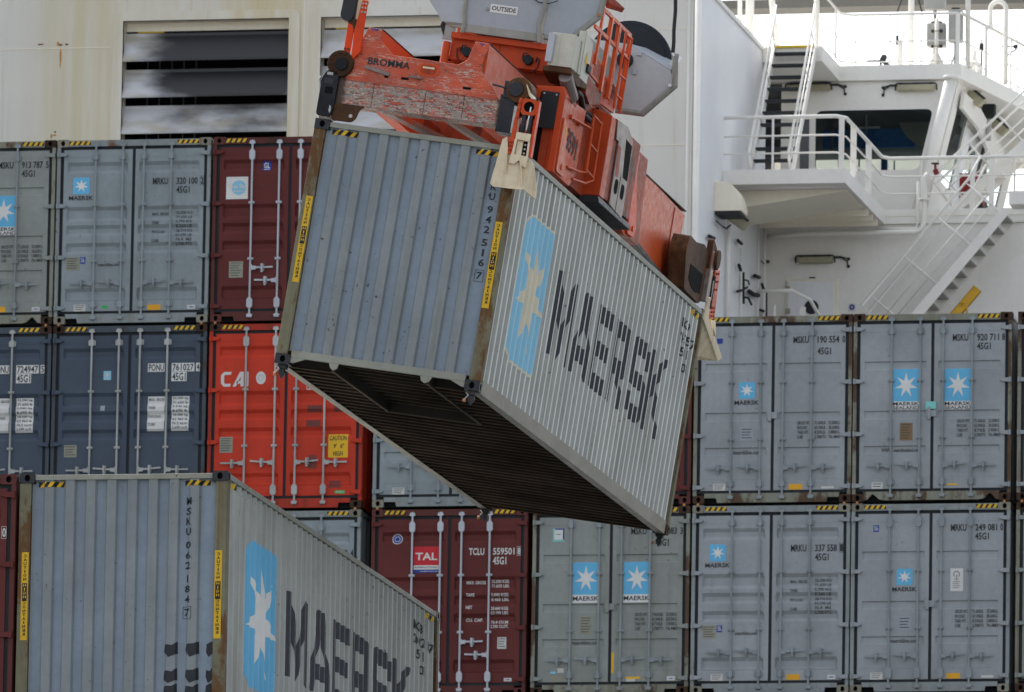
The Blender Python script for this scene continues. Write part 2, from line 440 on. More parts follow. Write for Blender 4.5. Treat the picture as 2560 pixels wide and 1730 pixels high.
class Marks:
    def __init__(s, layer=0.0):
        s.v, s.f, s.m, s.mats = [], [], [], []
    def add(s, vs, fs, mat, lay=0):
        if mat not in s.mats: s.mats.append(mat)
        b = len(s.v); k = s.mats.index(mat)
        s.v += [(x, z, lay) for x, z in vs]
        for f in fs: s.f.append(tuple(b + i for i in f)); s.m.append(k)
    def rect(s, x0, x1, z0, z1, mat, lay=0):
        s.add([(x0, z0), (x1, z0), (x1, z1), (x0, z1)], [(0, 1, 2, 3)], mat, lay)
    def poly(s, pts, mat, lay=0):
        s.add(pts, [tuple(range(len(pts)))], mat, lay)
    def rrect(s, x0, x1, z0, z1, r, mat, lay=0):
        pts = []
        for cx, cz, a0 in ((x1 - r, z1 - r, 0), (x0 + r, z1 - r, 90), (x0 + r, z0 + r, 180), (x1 - r, z0 + r, 270)):
            for k in range(7):
                a = R(a0 + 15 * k); pts.append((cx + r * math.cos(a), cz + r * math.sin(a)))
        s.poly(pts, mat, lay)
    def disc(s, cx, cz, r, mat, lay=0, rz=None, n=24):
        s.poly([(cx + r * math.cos(2 * math.pi * k / n), cz + (rz or r) * math.sin(2 * math.pi * k / n)) for k in range(n)], mat, lay)
    def ring(s, cx, cz, r0, r1, mat, lay=0, n=24, a0=0, a1=360):
        vs = []; fs = []
        for k in range(n + 1):
            a = R(a0 + (a1 - a0) * k / n)
            vs += [(cx + r0 * math.cos(a), cz + r0 * math.sin(a)), (cx + r1 * math.cos(a), cz + r1 * math.sin(a))]
        for k in range(n): fs.append((2 * k, 2 * k + 1, 2 * k + 3, 2 * k + 2))
        s.add(vs, fs, mat, lay)
    def star(s, cx, cz, r, mat, lay=1, k=0.40, rz=None):
        rz = rz or r; c = (cx, cz)
        vs = [c]; 
        for i in range(14):
            a = math.pi / 2 + i * math.pi / 7; q = 1 if i % 2 == 0 else k
            vs.append((cx + r * q * math.cos(a), cz + rz * q * math.sin(a)))
        s.add(vs, [(0, 1 + i, 1 + (i + 1) % 14) for i in range(14)], mat, lay)
    def text(s, body, x0, x1, z0, z1, mat, lay=1, mirror=False):
        vs, fs, a, b, c, d = text2d(body)
        sx = (x1 - x0) / max(b - a, 1e-6); sz = (z1 - z0) / max(d - c, 1e-6)
        if mirror: pts = [(x1 - (x - a) * sx, z0 + (y - c) * sz) for x, y in vs]
        else: pts = [(x0 + (x - a) * sx, z0 + (y - c) * sz) for x, y in vs]
        s.add(pts, fs, mat, lay)
    def build(s, name, parent, place, breaks=None, axis=0, step=0.002, skip=None):
        """place(u, z, lift) -> 3-D point; breaks: cuts along u (axis 0) or z (axis 1); skip(u) drops faces"""
        bm = bmesh.new()
        vs = [bm.verts.new((x, z, l)) for x, z, l in s.v]
        for f, k in zip(s.f, s.m):
            try:
                fc = bm.faces.new([vs[i] for i in f]); fc.material_index = k
            except ValueError: pass
        if breaks:
            us = [v[axis] for v in s.v]; lo, hi = min(us), max(us)
            for b in breaks:
                if lo < b < hi:
                    no = (1, 0, 0) if axis == 0 else (0, 1, 0); co = (b, 0, 0) if axis == 0 else (0, b, 0)
                    bmesh.ops.bisect_plane(bm, geom=bm.verts[:] + bm.edges[:] + bm.faces[:], plane_co=co, plane_no=no, dist=1e-5)
        if skip:
            dead = [f for f in bm.faces if skip(f.calc_center_median())]
            bmesh.ops.delete(bm, geom=dead, context='FACES')
        for v in bm.verts:
            v.co = place(v.co.x, v.co.y, step * (1.5 + v.co.z))
        me = bpy.data.meshes.new(name); bm.to_mesh(me); bm.free()
        for mn in s.mats: me.materials.append(MATS[mn])
        return put(name, me, parent)

# ------------------------------------------------------------------ containers with their doors to the camera
CW, CL, CH = 2.438, 12.192, 2.896
MC = {}
def cached(key, fn):
    if key not in MC: MC[key] = fn()
    return MC[key]

def fitting_mesh(mat):
    """corner casting 0.178 x 0.162 x 0.118 with its oval hole in the front and the right face"""
    b = MB()
    w_, d_, h_ = 0.178, 0.162, 0.118
    def face(fn, W, H, n=20):
        ring_o, ring_i, back = [], [], []
        for k in range(n):
            a = 2 * math.pi * k / n; c, s_ = math.cos(a), math.sin(a)
            q = min(1 / max(abs(c), 1e-6) * W / 2, 1 / max(abs(s_), 1e-6) * H / 2)
            ring_o.append((W / 2 + q * c, H / 2 + q * s_, 0)); ring_i.append((W / 2 + 0.032 * c, H / 2 + 0.04 * s_, 0)); back.append((W / 2 + 0.032 * c, H / 2 + 0.04 * s_, 0.05))
        b.add([fn(*p) for p in ring_o + ring_i], [(k, (k + 1) % n, n + (k + 1) % n, n + k) for k in range(n)], mat)
        b.add([fn(*p) for p in ring_i + back], [(k, (k + 1) % n, n + (k + 1) % n, n + k) for k in range(n)] + [tuple(range(n, 2 * n))], 'dark_void')
    face(lambda u, v, d: (u, d, v), w_, h_)
    face(lambda u, v, d: (w_ - d, u, v), d_, h_)
    b.quad([(0, 0, 0), (0, d_, 0), (0, d_, h_), (0, 0, h_)], mat)
    b.quad([(0, 0, h_), (w_, 0, h_), (w_, d_, h_), (0, d_, h_)], mat)
    b.quad([(0, 0, 0), (w_, 0, 0), (w_, d_, 0), (0, d_, 0)], mat)
    b.quad([(0, d_, 0), (w_, d_, 0), (w_, d_, h_), (0, d_, h_)], mat)
    return b.mesh('corner_fitting')

def shell_mesh(mat):
    b = MB()
    for x, sgn in ((0.012, 1), (CW - 0.012, -1)):           # corrugated long sides
        ys, xs = [0.14], [x]; y = 0.16
        while y < CL - 0.3:
            for dy, dx in ((0, 0), (0.072, 0), (0.14, 0.036), (0.21, 0.036)):
                ys.append(y + dy); xs.append(x + sgn * dx)
            y += 0.278
        ys.append(CL - 0.1); xs.append(x)
        n = len(ys)
        b.add([(xs[i], ys[i], 0.16) for i in range(n)] + [(xs[i], ys[i], 2.82) for i in range(n)], [(i, i + 1, n + i + 1, n + i) for i in range(n - 1)], mat)
    b.box(0.005, CW - 0.005, 0.14, CL - 0.01, 2.82, 2.885, mat)   # roof with its rails
    b.box(0.005, CW - 0.005, 0.14, CL - 0.01, 0.03, 0.16, mat)
    b.box(0.01, CW - 0.01, CL - 0.06, CL, 0.1, 2.85, mat)
    return b.mesh('body_shell')

def frame_mesh(mat, tri):
    b = MB()
    b.prism([(0, 0), (0.055, 0), (0.055, 0.10), (0, 0.13)], 'z', 0.118, CH - 0.118, mat)
    b.prism([(CW, 0), (CW - 0.055, 0), (CW - 0.055, 0.10), (CW, 0.13)], 'z', 0.118, CH - 0.118, mat)
    b.box(0.178, CW - 0.178, 0.002, 0.12, 2.785, 2.882, mat)
    if tri:
        sill = [(0.178, 0.155), (0.178, 0.02), (0.23, 0.03), (0.305, 0.115), (0.33, 0.115), (0.42, 0.035), (0.5, 0.022), (CW - 0.5, 0.022), (CW - 0.42, 0.035), (CW - 0.33, 0.115), (CW - 0.305, 0.115), (CW - 0.23, 0.03), (CW - 0.178, 0.02), (CW - 0.178, 0.155)]
    else:
        sill = [(0.178, 0.155), (0.178, 0.085), (0.36, 0.085), (0.375, 0.012), (CW - 0.375, 0.012), (CW - 0.36, 0.085), (CW - 0.178, 0.085), (CW - 0.178, 0.155)]
    b.prism(sill, 'y', 0.002, 0.06, mat)
    b.box(0.18, CW - 0.18, 0.061, 0.12, 0.0, 0.155, 'dark_void')
    return b.mesh('door_frame')

BANDS_A = ((2.54, 2.36), (1.84, 1.61), (1.55, 1.38), (1.27, 1.10), (0.56, 0.35))
BANDS_B = ((2.16, 2.03), (1.40, 1.27), (0.86, 0.74))
def door_profile(kind):
    """(z, depth) of a pressed door panel from top to bottom"""
    pts = [(2.735, 0.0)]
    dp, sl = (0.036, 0.055) if kind == 'A' else (0.022, 0.008)
    for zt, zb in (BANDS_A if kind == 'A' else BANDS_B):
        pts += [(zt, 0), (zt - sl, dp), (zb + sl, dp), (zb, 0)] if kind == 'A' else [(zt, 0), (zt - sl, dp), (zb + 0.012, dp * 0.6), (zb, 0)]
    pts.append((0.20, 0.0))
    return pts
def prof_at(pts, z):
    for (z0, d0), (z1, d1) in zip(pts, pts[1:]):
        if z1 <= z <= z0:
            return d0 + (d1 - d0) * (z0 - z) / max(z0 - z1, 1e-6)
    return 0.0

DOOR_Y = 0.018
def door_mesh(mat, kind, side):
    b = MB()
    x0, x1 = (0.105, 1.195) if side == 0 else (1.243, 2.333)
    pts = door_profile(kind); p0, p1 = x0 + 0.06, x1 - 0.07
    cols = [(x0, 0), (p0, 0), (p0 + 0.02, 1), (p1 - 0.02, 1), (p1, 0), (x1, 0)]
    n = len(cols)
    vs = [(x, DOOR_Y + d * k, z) for z, d in pts for x, k in cols]
    b.add(vs, [(r * n + c, r * n + c + 1, (r + 1) * n + c + 1, (r + 1) * n + c) for r in range(len(pts) - 1) for c in range(n - 1)], mat)
    # folded edges
    b.quad([(x0, DOOR_Y, 0.2), (x0, 0.09, 0.2), (x0, 0.09, 2.735), (x0, DOOR_Y, 2.735)], mat)
    b.quad([(x1, DOOR_Y, 0.2), (x1, 0.09, 0.2), (x1, 0.09, 2.735), (x1, DOOR_Y, 2.735)], mat)
    b.quad([(x0, DOOR_Y, 0.2), (x1, DOOR_Y, 0.2), (x1, 0.09, 0.2), (x0, 0.09, 0.2)], mat)
    b.quad([(x0, DOOR_Y, 2.735), (x1, DOOR_Y, 2.735), (x1, 0.09, 2.735), (x0, 0.09, 2.735)], mat)
    for z in (2.615, 0.37):                                  # weld seam of the pressed sheet
        b.box(p0, p1, DOOR_Y - 0.003, DOOR_Y + 0.003, z, z + 0.006, mat)
    return b.mesh('door')

def gasket_mesh(side):
    b = MB()
    x0, x1 = (0.058, 1.219) if side == 0 else (1.2195, 2.380)
    d0, d1 = (0.104, 1.196) if side == 0 else (1.242, 2.334)
    y0, y1 = 0.03, 0.10
    b.box(x0, x1, y0, y1, 2.736, 2.784, 'rubber'); b.box(x0, x1, y0, y1, 0.156, 0.199, 'rubber')
    b.box(x0, d0 - 0.001, y0, y1, 0.199, 2.736, 'rubber'); b.box(d1 + 0.001, x1, y0, y1, 0.199, 2.736, 'rubber')
    b.box(x0, x1, 0.11, 0.13, 0.156, 2.784, 'dark_void')
    return b.mesh('gasket')

def rod_mesh(mat, big):
    b = MB()
    b.tube([(0, -0.012, 0.06), (0, -0.012, 2.84)], 0.0165, mat, 10)
    for z in (2.62, 0.30):
        if big:
            b.prism([(-0.045, z - 0.06), (-0.028, z - 0.09), (0.028, z - 0.09), (0.045, z - 0.06), (0.045, z + 0.04), (0.02, z + 0.075), (-0.02, z + 0.075), (-0.045, z + 0.04)], 'y', -0.034, DOOR_Y - 0.001, mat)
        else:
            b.box(-0.03, 0.03, -0.032, DOOR_Y - 0.001, z - 0.05, z + 0.05, mat)
            for dx in (-0.045, 0.045): b.box(dx - 0.012, dx + 0.012, -0.006, DOOR_Y - 0.001, z - 0.04, z + 0.04, mat)
    for z in (1.86, 0.98):
        b.box(-0.045, 0.045, -0.02, DOOR_Y - 0.001, z - 0.018, z + 0.018, mat)
        b.box(-0.022, 0.022, -0.036, -0.02, z - 0.012, z + 0.012, mat)
    for z, s_ in ((2.81, 1), (0.085, -1)):                    # cams in their keepers
        b.prism([(-0.05, z - 0.02 * s_), (-0.03, z + 0.028 * s_), (-0.012, z + 0.01 * s_), (0.012, z + 0.01 * s_), (0.03, z + 0.028 * s_), (0.05, z - 0.02 * s_), (0.02, z - 0.035 * s_), (-0.02, z - 0.035 * s_)], 'y', -0.03, -0.001, mat)
        b.box(-0.03, 0.03, -0.012, 0.0, z - 0.03, z + 0.03, 'rusty_casting')
    return b.mesh('locking_bar')

def handle_mesh(mat, d, tilt):
    """handle hinged on its bar at x = 0 and reaching to x = d"""
    b = MB(); s_ = 1 if d > 0 else -1; L = abs(d)
    M = Matrix.Rotation(-tilt * s_, 4, 'Y')
    b.box(-0.03 if s_ < 0 else 0.01, -0.01 if s_ < 0 else 0.03, -0.03, -0.004, -0.045, 0.045, mat)
    b.box(min(0.02 * s_, 0.09 * s_), max(0.02 * s_, 0.09 * s_), -0.035, -0.018, -0.035, 0.025, mat, M)
    b.prism([(0.06 * s_, -0.014), (0.06 * s_, 0.016), (L * 0.55 * s_, 0.012), (L * s_, 0.018), (L * s_, -0.008), (L * 0.55 * s_, -0.012)], 'y', -0.034, -0.02, mat, M)
    c = 0.19 * s_                                            # catch plate with its hasp
    z0 = L * 0.45 * math.sin(tilt)
    b.box(c - 0.028, c + 0.028, -0.016, DOOR_Y - 0.001, z0 - 0.05, z0 + 0.055, mat)
    b.tube([(c, -0.046, z0 - 0.045), (c, -0.046, z0 + 0.055)], 0.018, mat, 8)
    b.tube([(c, -0.04, z0 - 0.062), (c, -0.012, z0 - 0.062)], 0.02, mat, 8)
    return b.mesh('handle')

def hinge_mesh(mat, side):
    b = MB(); s_ = 1 if side == 0 else -1
    b.prism([(0.0, -0.028), (0.0, 0.03), (0.055 * s_, 0.034), (0.13 * s_, 0.028), (0.175 * s_, 0.0), (0.13 * s_, -0.024), (0.055 * s_, -0.03)], 'y', -0.024, 0.012, mat)
    b.tube([(0.02 * s_, -0.03, -0.04), (0.02 * s_, -0.03, 0.042)], 0.016, mat, 8)
    return b.mesh('hinge')

def twist_mesh():
    b = MB()
    b.box(0.03, 0.14, 0.03, 0.13, -0.026, 0.0, 'black_casting')
    b.tube([(0.085, 0.02, -0.012), (0.085, -0.015, -0.014)], 0.02, 'copper_knob', 10)
    return b.mesh('twistlock')
paint('copper_knob', (0.42, 0.20, 0.09), rough=0.4, var=0.3, metal=0.3)

def stripes(x0, x1, n, parent, y, faded=False):
    mk = Marks(); z0, z1 = 2.808, 2.868; wd = (x1 - x0) / n
    mk.rect(x0, x1, z0, z1, 'mark_tapeblack', 0)
    for k in range(n):
        a = x0 + wd * (k + 0.02); sl = wd * 0.42; e_ = wd * 0.56
        mk.poly([(a, z0), (min(a + e_, x1), z0), (min(a + e_ + sl, x1), z1), (min(a + sl, x1), z1)], 'mark_tape', 1)
    return mk.build('hazard_tape', parent, lambda u, z, l: (u, y - l, z))

REAR = 'containers stacked door ends out on the ship'
COLS = {'A': -15.007, 'B': -12.542, 'C': -10.062, 'D': -7.452, 'E': -4.933, 'F': -2.459, 'G': 0.0, 'H': 2.529}
TIER = {1: CH + 0.025, 2: 0.0, 3: -CH - 0.025}
SKIN = {'grey': ('grey_paint', 'grey_frame', 'worn_casting', 'galvanised_grey'), 'dull': ('grey_paint_dull', 'grey_frame_rusty', 'rusty_casting', 'galvanised_grey'),
        'blue': ('grey_paint_blue', 'grey_frame', 'worn_casting', 'galvanised_grey'), 'bluerust': ('grey_paint_blue', 'grey_frame_rusty', 'rusty_casting', 'galvanised_grey'),
        'dark': ('dark_grey_paint', 'dark_grey_frame', 'rusty_casting', 'galvanised'), 'maroon': ('maroon_paint', 'maroon_frame', 'maroon_frame', 'light_steel'),
        'red': ('red_paint', 'red_frame', 'rusty_casting', 'galvanised')}

class DoorBox:
    def __init__(s, label, skin, kind, loc, tri=False, rods=(0.62, 1.05, 1.385, 1.82), big=False, hz=0.63, htype=0, below=True, group=REAR, skip_left=False):
        dm, fm, cm, rm = SKIN[skin]
        s.root = thing('shipping_container', label, 'container', loc, group)
        s.kind = kind; s.prof = door_profile(kind)
        put('door_frame', cached(('frame', fm, tri), lambda: frame_mesh(fm, tri)), s.root)
        put('body_shell', cached(('shell', dm), lambda: shell_mesh(dm)), s.root)
        fit = cached(('fit', cm), lambda: fitting_mesh(cm))
        for x in (0, CW - 0.178):
            for z in (0, CH - 0.118):
                put('corner_fitting', fit, s.root, (x, -0.004, z))
            if below: put('twistlock', cached('twist', twist_mesh), s.root, (x + (0.0 if x == 0 else 0.0), 0, 0))
        s.doors = []
        for side in (0, 1):
            d = put('door', cached(('door', dm, kind, side), lambda: door_mesh(dm, kind, side)), s.root)
            s.doors.append(d)
            put('gasket', cached(('gasket', side), lambda: gasket_mesh(side)), d)
            for z in (2.655, 1.85, 1.04, 0.245):
                put('hinge', cached(('hinge', dm, side), lambda: hinge_mesh(dm, side)), d, (0.0 if side == 0 else CW, 0, z))
            for k in (0, 1):
                x = rods[side * 2 + k]
                put('locking_bar', cached(('rod', rm, big), lambda: rod_mesh(rm, big)), d, (x, 0, 0))
                if htype == 0:
                    dd, z, tl = (-0.37 if side == 0 else 0.37), hz, (0.06 if (side + k) % 2 else -0.02)
                else:                                        # crossed handles between the two bars
                    dd, z, tl = (0.36 if k == 0 else -0.36), hz + (0.2 if k == 0 else 0.0), 0.0
                put('handle', cached(('handle', rm, dd, tl), lambda: handle_mesh(rm, dd, tl)), d, (x, 0, z))
        stripes(0.19, 0.53, 4, s.root, 0.001); stripes(CW - 0.53, CW - 0.19, 4, s.root, 0.001)
        # small steel latch over the meeting edge of the doors
        if kind == 'B':
            b = MB(); b.box(1.13, 1.285, -0.006, DOOR_Y - 0.001, 1.30, 1.40, dm); b.box(1.15, 1.20, -0.02, DOOR_Y - 0.001, 1.26, 1.45, dm)
            b.build('latch', s.root, 0.004)
    def mark(s, name, mk, x):
        d = s.doors[0 if x < CW / 2 else 1]
        brk = [z for z, _ in s.prof]
        return mk.build(name, d, lambda u, z, l: (u, DOOR_Y + prof_at(s.prof, z) - l, z), breaks=brk, axis=1)
    def number(s, pre, num, chk, row='A', ink_='mark_black', box=False, g=True, white=False, size2=None):
        za, zb = {'A': (2.17, 2.278), 'B': (2.46, 2.568)}[row]
        ga, gb = {'A': (2.03, 2.14), 'B': (2.325, 2.432)}[row]
        if size2: ga, gb = size2
        mk = Marks()
        if white:
            for x0, x1, z0, z1 in ((1.51, 1.775, za - 0.012, zb + 0.012), (1.885, 2.245, za - 0.012, zb + 0.012), (2.272, 2.332, za - 0.012, zb + 0.012), (1.885, 2.125, ga - 0.012, gb + 0.012)):
                mk.rect(x0, x1, z0, z1, 'mark_white', 0)
        mk.text(pre, 1.525, 1.765, za, zb, ink_); mk.text(num, 1.90, 2.235, za, zb, ink_); mk.text(chk, 2.283, 2.326, za, zb, ink_)
        mk.text('45G1', 1.90, 2.11, ga, gb, ink_)
        if box:
            for x0, x1, z0, z1 in ((2.272, 2.276, za - .015, zb + .015), (2.328, 2.332, za - .015, zb + .015), (2.272, 2.332, za - .018, za - .014), (2.272, 2.332, zb + .014, zb + .018)):
                mk.rect(x0, x1, z0, z1, ink_, 1)
        s.mark('number_lettering', mk, 2)
    def spec(s, left, right_, xl, xr, z1, z0, ink_='mark_faded', plate=None, tall=0.66):
        mk = Marks(); n = len(right_); st = (z1 - z0) / n
        if plate:
            for (x0, x1) in plate: mk.rect(x0, x1, z0 - 0.01, z1 + 0.012, 'mark_white', 0)
        for k, t_ in enumerate(right_):
            if t_: mk.text(t_, xr[0] + (0.0 if len(t_) > 7 else 0.04), xr[1], z1 - st * (k + tall), z1 - st * k, ink_)
        m_ = len(left); st2 = (z1 - z0) / m_
        for k, t_ in enumerate(left):
            if t_: mk.text(t_, xl[0], xl[0] + (xl[1] - xl[0]) * min(1, len(t_) / 9.0), z1 - st2 * k - st * tall - st * 0.25, z1 - st2 * k - st * 0.25, ink_)
        s.mark('weight_table', mk, 2)
    def logo(s, x0, z1, w_, h_, words='below', x_in=0.0):
        mk = Marks()
        mk.rrect(x0, x0 + w_, z1 - h_, z1, 0.02 if w_ < 0.3 else 0.012, 'mark_blue', 0)
        mk.star(x0 + w_ / 2, z1 - h_ * 0.5, w_ * 0.44, 'mark_star', 1, 0.38, h_ * 0.40)
        if words == 'below':
            mk.text('MAERSK', x0 - 0.065, x0 + w_ + 0.062, z1 - h_ - 0.095, z1 - h_ - 0.028, 'mark_black')
        elif words == 'white':
            mk.rect(x0, x0 + w_, z1 - h_ - 0.125, z1 - h_, 'mark_star', 0)
            mk.text('MAERSK', x0 + 0.005, x0 + w_ - 0.005, z1 - h_ - 0.092, z1 - h_ - 0.022, 'mark_black')
        elif words == 'two':
            mk.rect(x0, x0 + w_, z1 - h_ - 0.125, z1 - h_, 'mark_star', 0)
            mk.text('MAERSK', x0 + 0.005, x0 + w_ - 0.005, z1 - h_ - 0.064, z1 - h_ - 0.008, 'mark_black')
            mk.text('SEALAND', x0 + 0.005, x0 + w_ - 0.005, z1 - h_ - 0.121, z1 - h_ - 0.072, 'mark_black')
        s.mark('logo', mk, x0 + w_ / 2)
    def label(s, x0, x1, z0, z1, mat, name='sticker', words=None, ink_='mark_navy', rows=0):
        mk = Marks(); mk.rect(x0, x1, z0, z1, mat, 0)
        if words: mk.text(words, x0 + (x1 - x0) * 0.1, x1 - (x1 - x0) * 0.1, z0 + (z1 - z0) * 0.28, z1 - (z1 - z0) * 0.28, ink_)
        for k in range(rows):
            zz = z1 - (z1 - z0) * (k + 0.8) / (rows + 0.6)
            mk.rect(x0 + (x1 - x0) * 0.1, x1 - (x1 - x0) * (0.12 + 0.25 * ((k * 7) % 3) / 3), zz, zz + (z1 - z0) * 0.25 / rows, 'mark_faded', 1)
        s.mark(name, mk, (x0 + x1) / 2)
    def web(s, words, x0, x1, z0, z1):
        mk = Marks(); mk.text(words, x0, x1, z0, z1, 'mark_faded'); s.mark('web_lettering', mk, (x0 + x1) / 2)
    def blue_tag(s, x0, z1):
        mk = Marks(); mk.rect(x0, x0 + 0.085, z1 - 0.105, z1, 'mark_navy', 0); mk.text('GL', x0 + 0.012, x0 + 0.073, z1 - 0.06, z1 - 0.012, 'mark_paper'); mk.rect(x0 + 0.01, x0 + 0.075, z1 - 0.08, z1 - 0.07, 'mark_paper', 1)
        s.mark('sticker', mk, x0)
    def small(s, green=False, cimc=True):
        s.label(0.31, 0.50, 0.20, 0.305, 'mark_paper', rows=3); s.label(1.48, 1.69, 0.205, 0.29, 'mark_orange')
        if cimc: s.label(2.11, 2.235, 0.215, 0.275, 'mark_white', words='CIMC')
        if green: s.label(0.755, 0.85, 0.235, 0.285, 'mark_green')
    def specA(s, tare=('3.790', '8.360', '28.710', '63.290', '76.4', '2.700'), ink_='mark_faded'):
        s.spec(['MAX. GROSS', 'TARE', 'PAYLOAD', 'CUBE'], ['32.500 KG', '71.650 LB', tare[0] + ' KG', tare[1] + ' LB', tare[2] + ' KG', tare[3] + ' LB', tare[4] + '  M3', tare[5] + ' FT3'], (1.52, 1.78), (1.90, 2.155), 1.755, 1.19, ink_)
    def specB(s, rows):
        mk = Marks()
        for k, (a_, b_, c_) in enumerate(rows):
            z1 = 1.255 - k * 0.072
            mk.text(a_, 1.60, 1.60 + 0.022 * len(a_), z1 - 0.052, z1, 'mark_faded'); mk.text(b_, 1.87, 2.04, z1 - 0.052, z1, 'mark_faded'); mk.text(c_, 2.085, 2.26, z1 - 0.052, z1, 'mark_faded')
        s.mark('weight_table', mk, 2)

SPB = [('GROSS WT.', '71.650LB.', '32.500KG.'), ('PAYLOAD', '63.100LB.', '28.620KG.'), ('TARE WT.', '8.550LB.', '3.880KG.'), ('CUBE', '2.700FT3', '76.4M3')]
SPC = [('GROSS WT.', '71.650LB.', '32.500KG.'), ('PAYLOAD', '62.940LB.', '28.550KG.'), ('TARE WT.', '8.710LB.', '3.950KG.'), ('CUBE', '2.700FT3', '76.4M3')]
def P(c, t): return (COLS[c], 0, TIER[t] + ZO)

# top tier
c = DoorBox('dull grey container numbered 913 787 5 with rusty corner, at the left picture edge', 'dull', 'B', P('A', 1), tri=True, rods=(0.60, 1.03, 1.38, 1.835))
c.number('MSKU', '913 787', '5', 'B'); c.logo(1.42, 2.035, 0.41, 0.49, 'two'); c.logo(0.61, 2.035, 0.41, 0.49, 'two'); c.specB(SPB); c.small(); c.web('www.maersksealand.com', 0.44, 1.03, 0.765, 0.83)
c.label(2.385, 2.40, 0.37, 0.44, 'mark_teal', 'seal_tag')
c = DoorBox('clean grey container numbered 320 100 2, in the topmost row under the sooty louvre', 'grey', 'A', P('B', 1))
c.number('MRKU', '320 100', '2', 'A', box=True); c.logo(0.26, 2.30, 0.26, 0.26); c.specA(); c.small(green=True)
c.label(0.17, 0.385, 0.845, 1.05, 'mark_plate', 'data_plate', rows=5); c.blue_tag(0.395, 1.05); c.web('maerskline.com', 0.68, 1.02, 0.90, 0.955)
c = DoorBox('maroon container with a white square and pale blue disc, topmost row beside the hoisted container', 'maroon', 'A', P('C', 1), big=True, hz=0.64, htype=1)
mk = Marks(); mk.rect(0.21, 0.555, 1.92, 2.27, 'mark_star'); mk.disc(0.41, 2.10, 0.115, 'mark_sky', 1); mk.text('Blue Sky', 0.25, 0.53, 2.07, 2.155, 'mark_white', 2); mk.rect(0.33, 0.49, 2.04, 2.05, 'mark_white', 2); c.mark('logo', mk, 0.4)
mk = Marks(); mk.rect(0.775, 0.91, 2.36, 2.51, 'mark_navy'); mk.text('GL', 0.795, 0.89, 2.40, 2.49, 'mark_white'); mk.rect(0.80, 0.89, 2.375, 2.385, 'mark_white', 1); c.mark('sticker', mk, 0.8)
c.label(0.28, 0.50, 0.69, 0.945, 'mark_plate', 'data_plate', rows=6)
c.number('TTNU', '965 820', '1', 'A', 'mark_white')
# middle tier
c = DoorBox('dark slate container numbered 724947 5, cut off by the left picture edge', 'dark', 'A', P('A', 2))
c.number('PONU', '724947', '5', 'A', white=True, size2=(2.02, 2.14))
c.spec(['MAX. GROSS', 'TARE', 'PAYLOAD', 'CUBE'], ['32.500 kg', '71.650 lb', '3.940 kg', '8.690 lb', '28.580 kg', '62.960 lb', '76.2 cu.m', '2.690 cu.ft'], (1.53, 1.78), (1.91, 2.15), 1.765, 1.245, 'mark_black', plate=((1.515, 1.785), (1.895, 2.17)))
c = DoorBox('dark slate container numbered 761027 4 with white weight panels, behind the near grey container', 'dark', 'A', P('B', 2))
c.number('PONU', '761027', '4', 'A', white=True, size2=(2.02, 2.14))
c.spec(['MAX. GROSS', 'TARE', 'PAYLOAD', 'CUBE'], ['32.500 kg', '71.650 lb', '3.940 kg', '8.690 lb', '28.580 kg', '62.960 lb', '76.2 cu.m', '2.690 cu.ft'], (1.53, 1.78), (1.91, 2.15), 1.765, 1.245, 'mark_black', plate=((1.515, 1.785), (1.895, 2.17)))
mk = Marks(); mk.rect(0.81, 0.93, 2.04, 2.18, 'mark_sky'); mk.disc(0.87, 2.12, 0.03, 'mark_paper', 1); mk.rect(0.83, 0.91, 2.06, 2.07, 'mark_paper', 1); c.mark('sticker', mk, 0.87)
c.label(0.21, 0.41, 0.84, 1.03, 'mark_plate', 'data_plate', rows=4); c.label(0.77, 0.84, 1.56, 1.64, 'mark_silver', 'sticker')
c = DoorBox('bright red container with big white lettering and a yellow caution panel', 'red', 'A', P('C', 2), big=True, hz=0.715, rods=(0.585, 1.05, 1.385, 1.835))
mk = Marks()
mk.poly([(0.355, 2.14), (0.24, 2.14), (0.19, 2.09), (0.19, 1.96), (0.24, 1.91), (0.335, 1.91), (0.345, 1.955), (0.255, 1.955), (0.24, 1.975), (0.24, 2.075), (0.255, 2.095), (0.345, 2.095)], 'mark_white')
mk.add([(0.375, 1.91), (0.425, 1.91), (0.50, 2.06), (0.50, 1.91), (0.55, 1.91), (0.55, 2.14), (0.49, 2.14)], [(0, 1, 2, 6), (2, 3, 4, 5, 6)], 'mark_white'); mk.rect(0.44, 0.50, 1.955, 1.995, 'mark_white')
mk.rect(0.575, 0.625, 1.91, 2.14, 'mark_white'); mk.disc(0.82, 2.04, 0.078, 'mark_white', 0, 0.1); mk.ring(0.82, 2.04, 0.035, 0.05, 'mark_paper', 1); c.mark('logo', mk, 0.4)
mk = Marks(); mk.text('CU. CAP.', 1.54, 1.77, 1.84, 1.92, 'mark_white'); mk.text('CAIU 823 564 3', 1.53, 2.3, 2.32, 2.42, 'mark_white'); c.mark('number_lettering', mk, 2)
for x0, x1, z0, z1 in ((1.56, 1.78, 1.50, 1.60), (1.98, 2.2, 1.50, 1.60), (1.55, 1.76, 1.27, 1.37), (1.60, 1.72, 0.62, 0.83), (1.92, 2.10, 0.32, 0.43)): c.label(x0, x1, z0, z1, 'mark_patch', 'paint_patch')
mk = Marks(); mk.rect(1.90, 2.21, 0.785, 1.15, 'mark_yellow'); mk.text('CAUTION', 1.92, 2.19, 1.05, 1.13, 'mark_black'); mk.text("9'", 1.985, 2.035, 0.93, 1.00, 'mark_black'); mk.text('6"', 2.09, 2.15, 0.93, 1.00, 'mark_black'); mk.text('HIGH', 1.98, 2.13, 0.81, 0.885, 'mark_black'); c.mark('caution_sign', mk, 2)
c.label(0.19, 0.395, 0.88, 1.13, 'mark_plate', 'data_plate', rows=6)
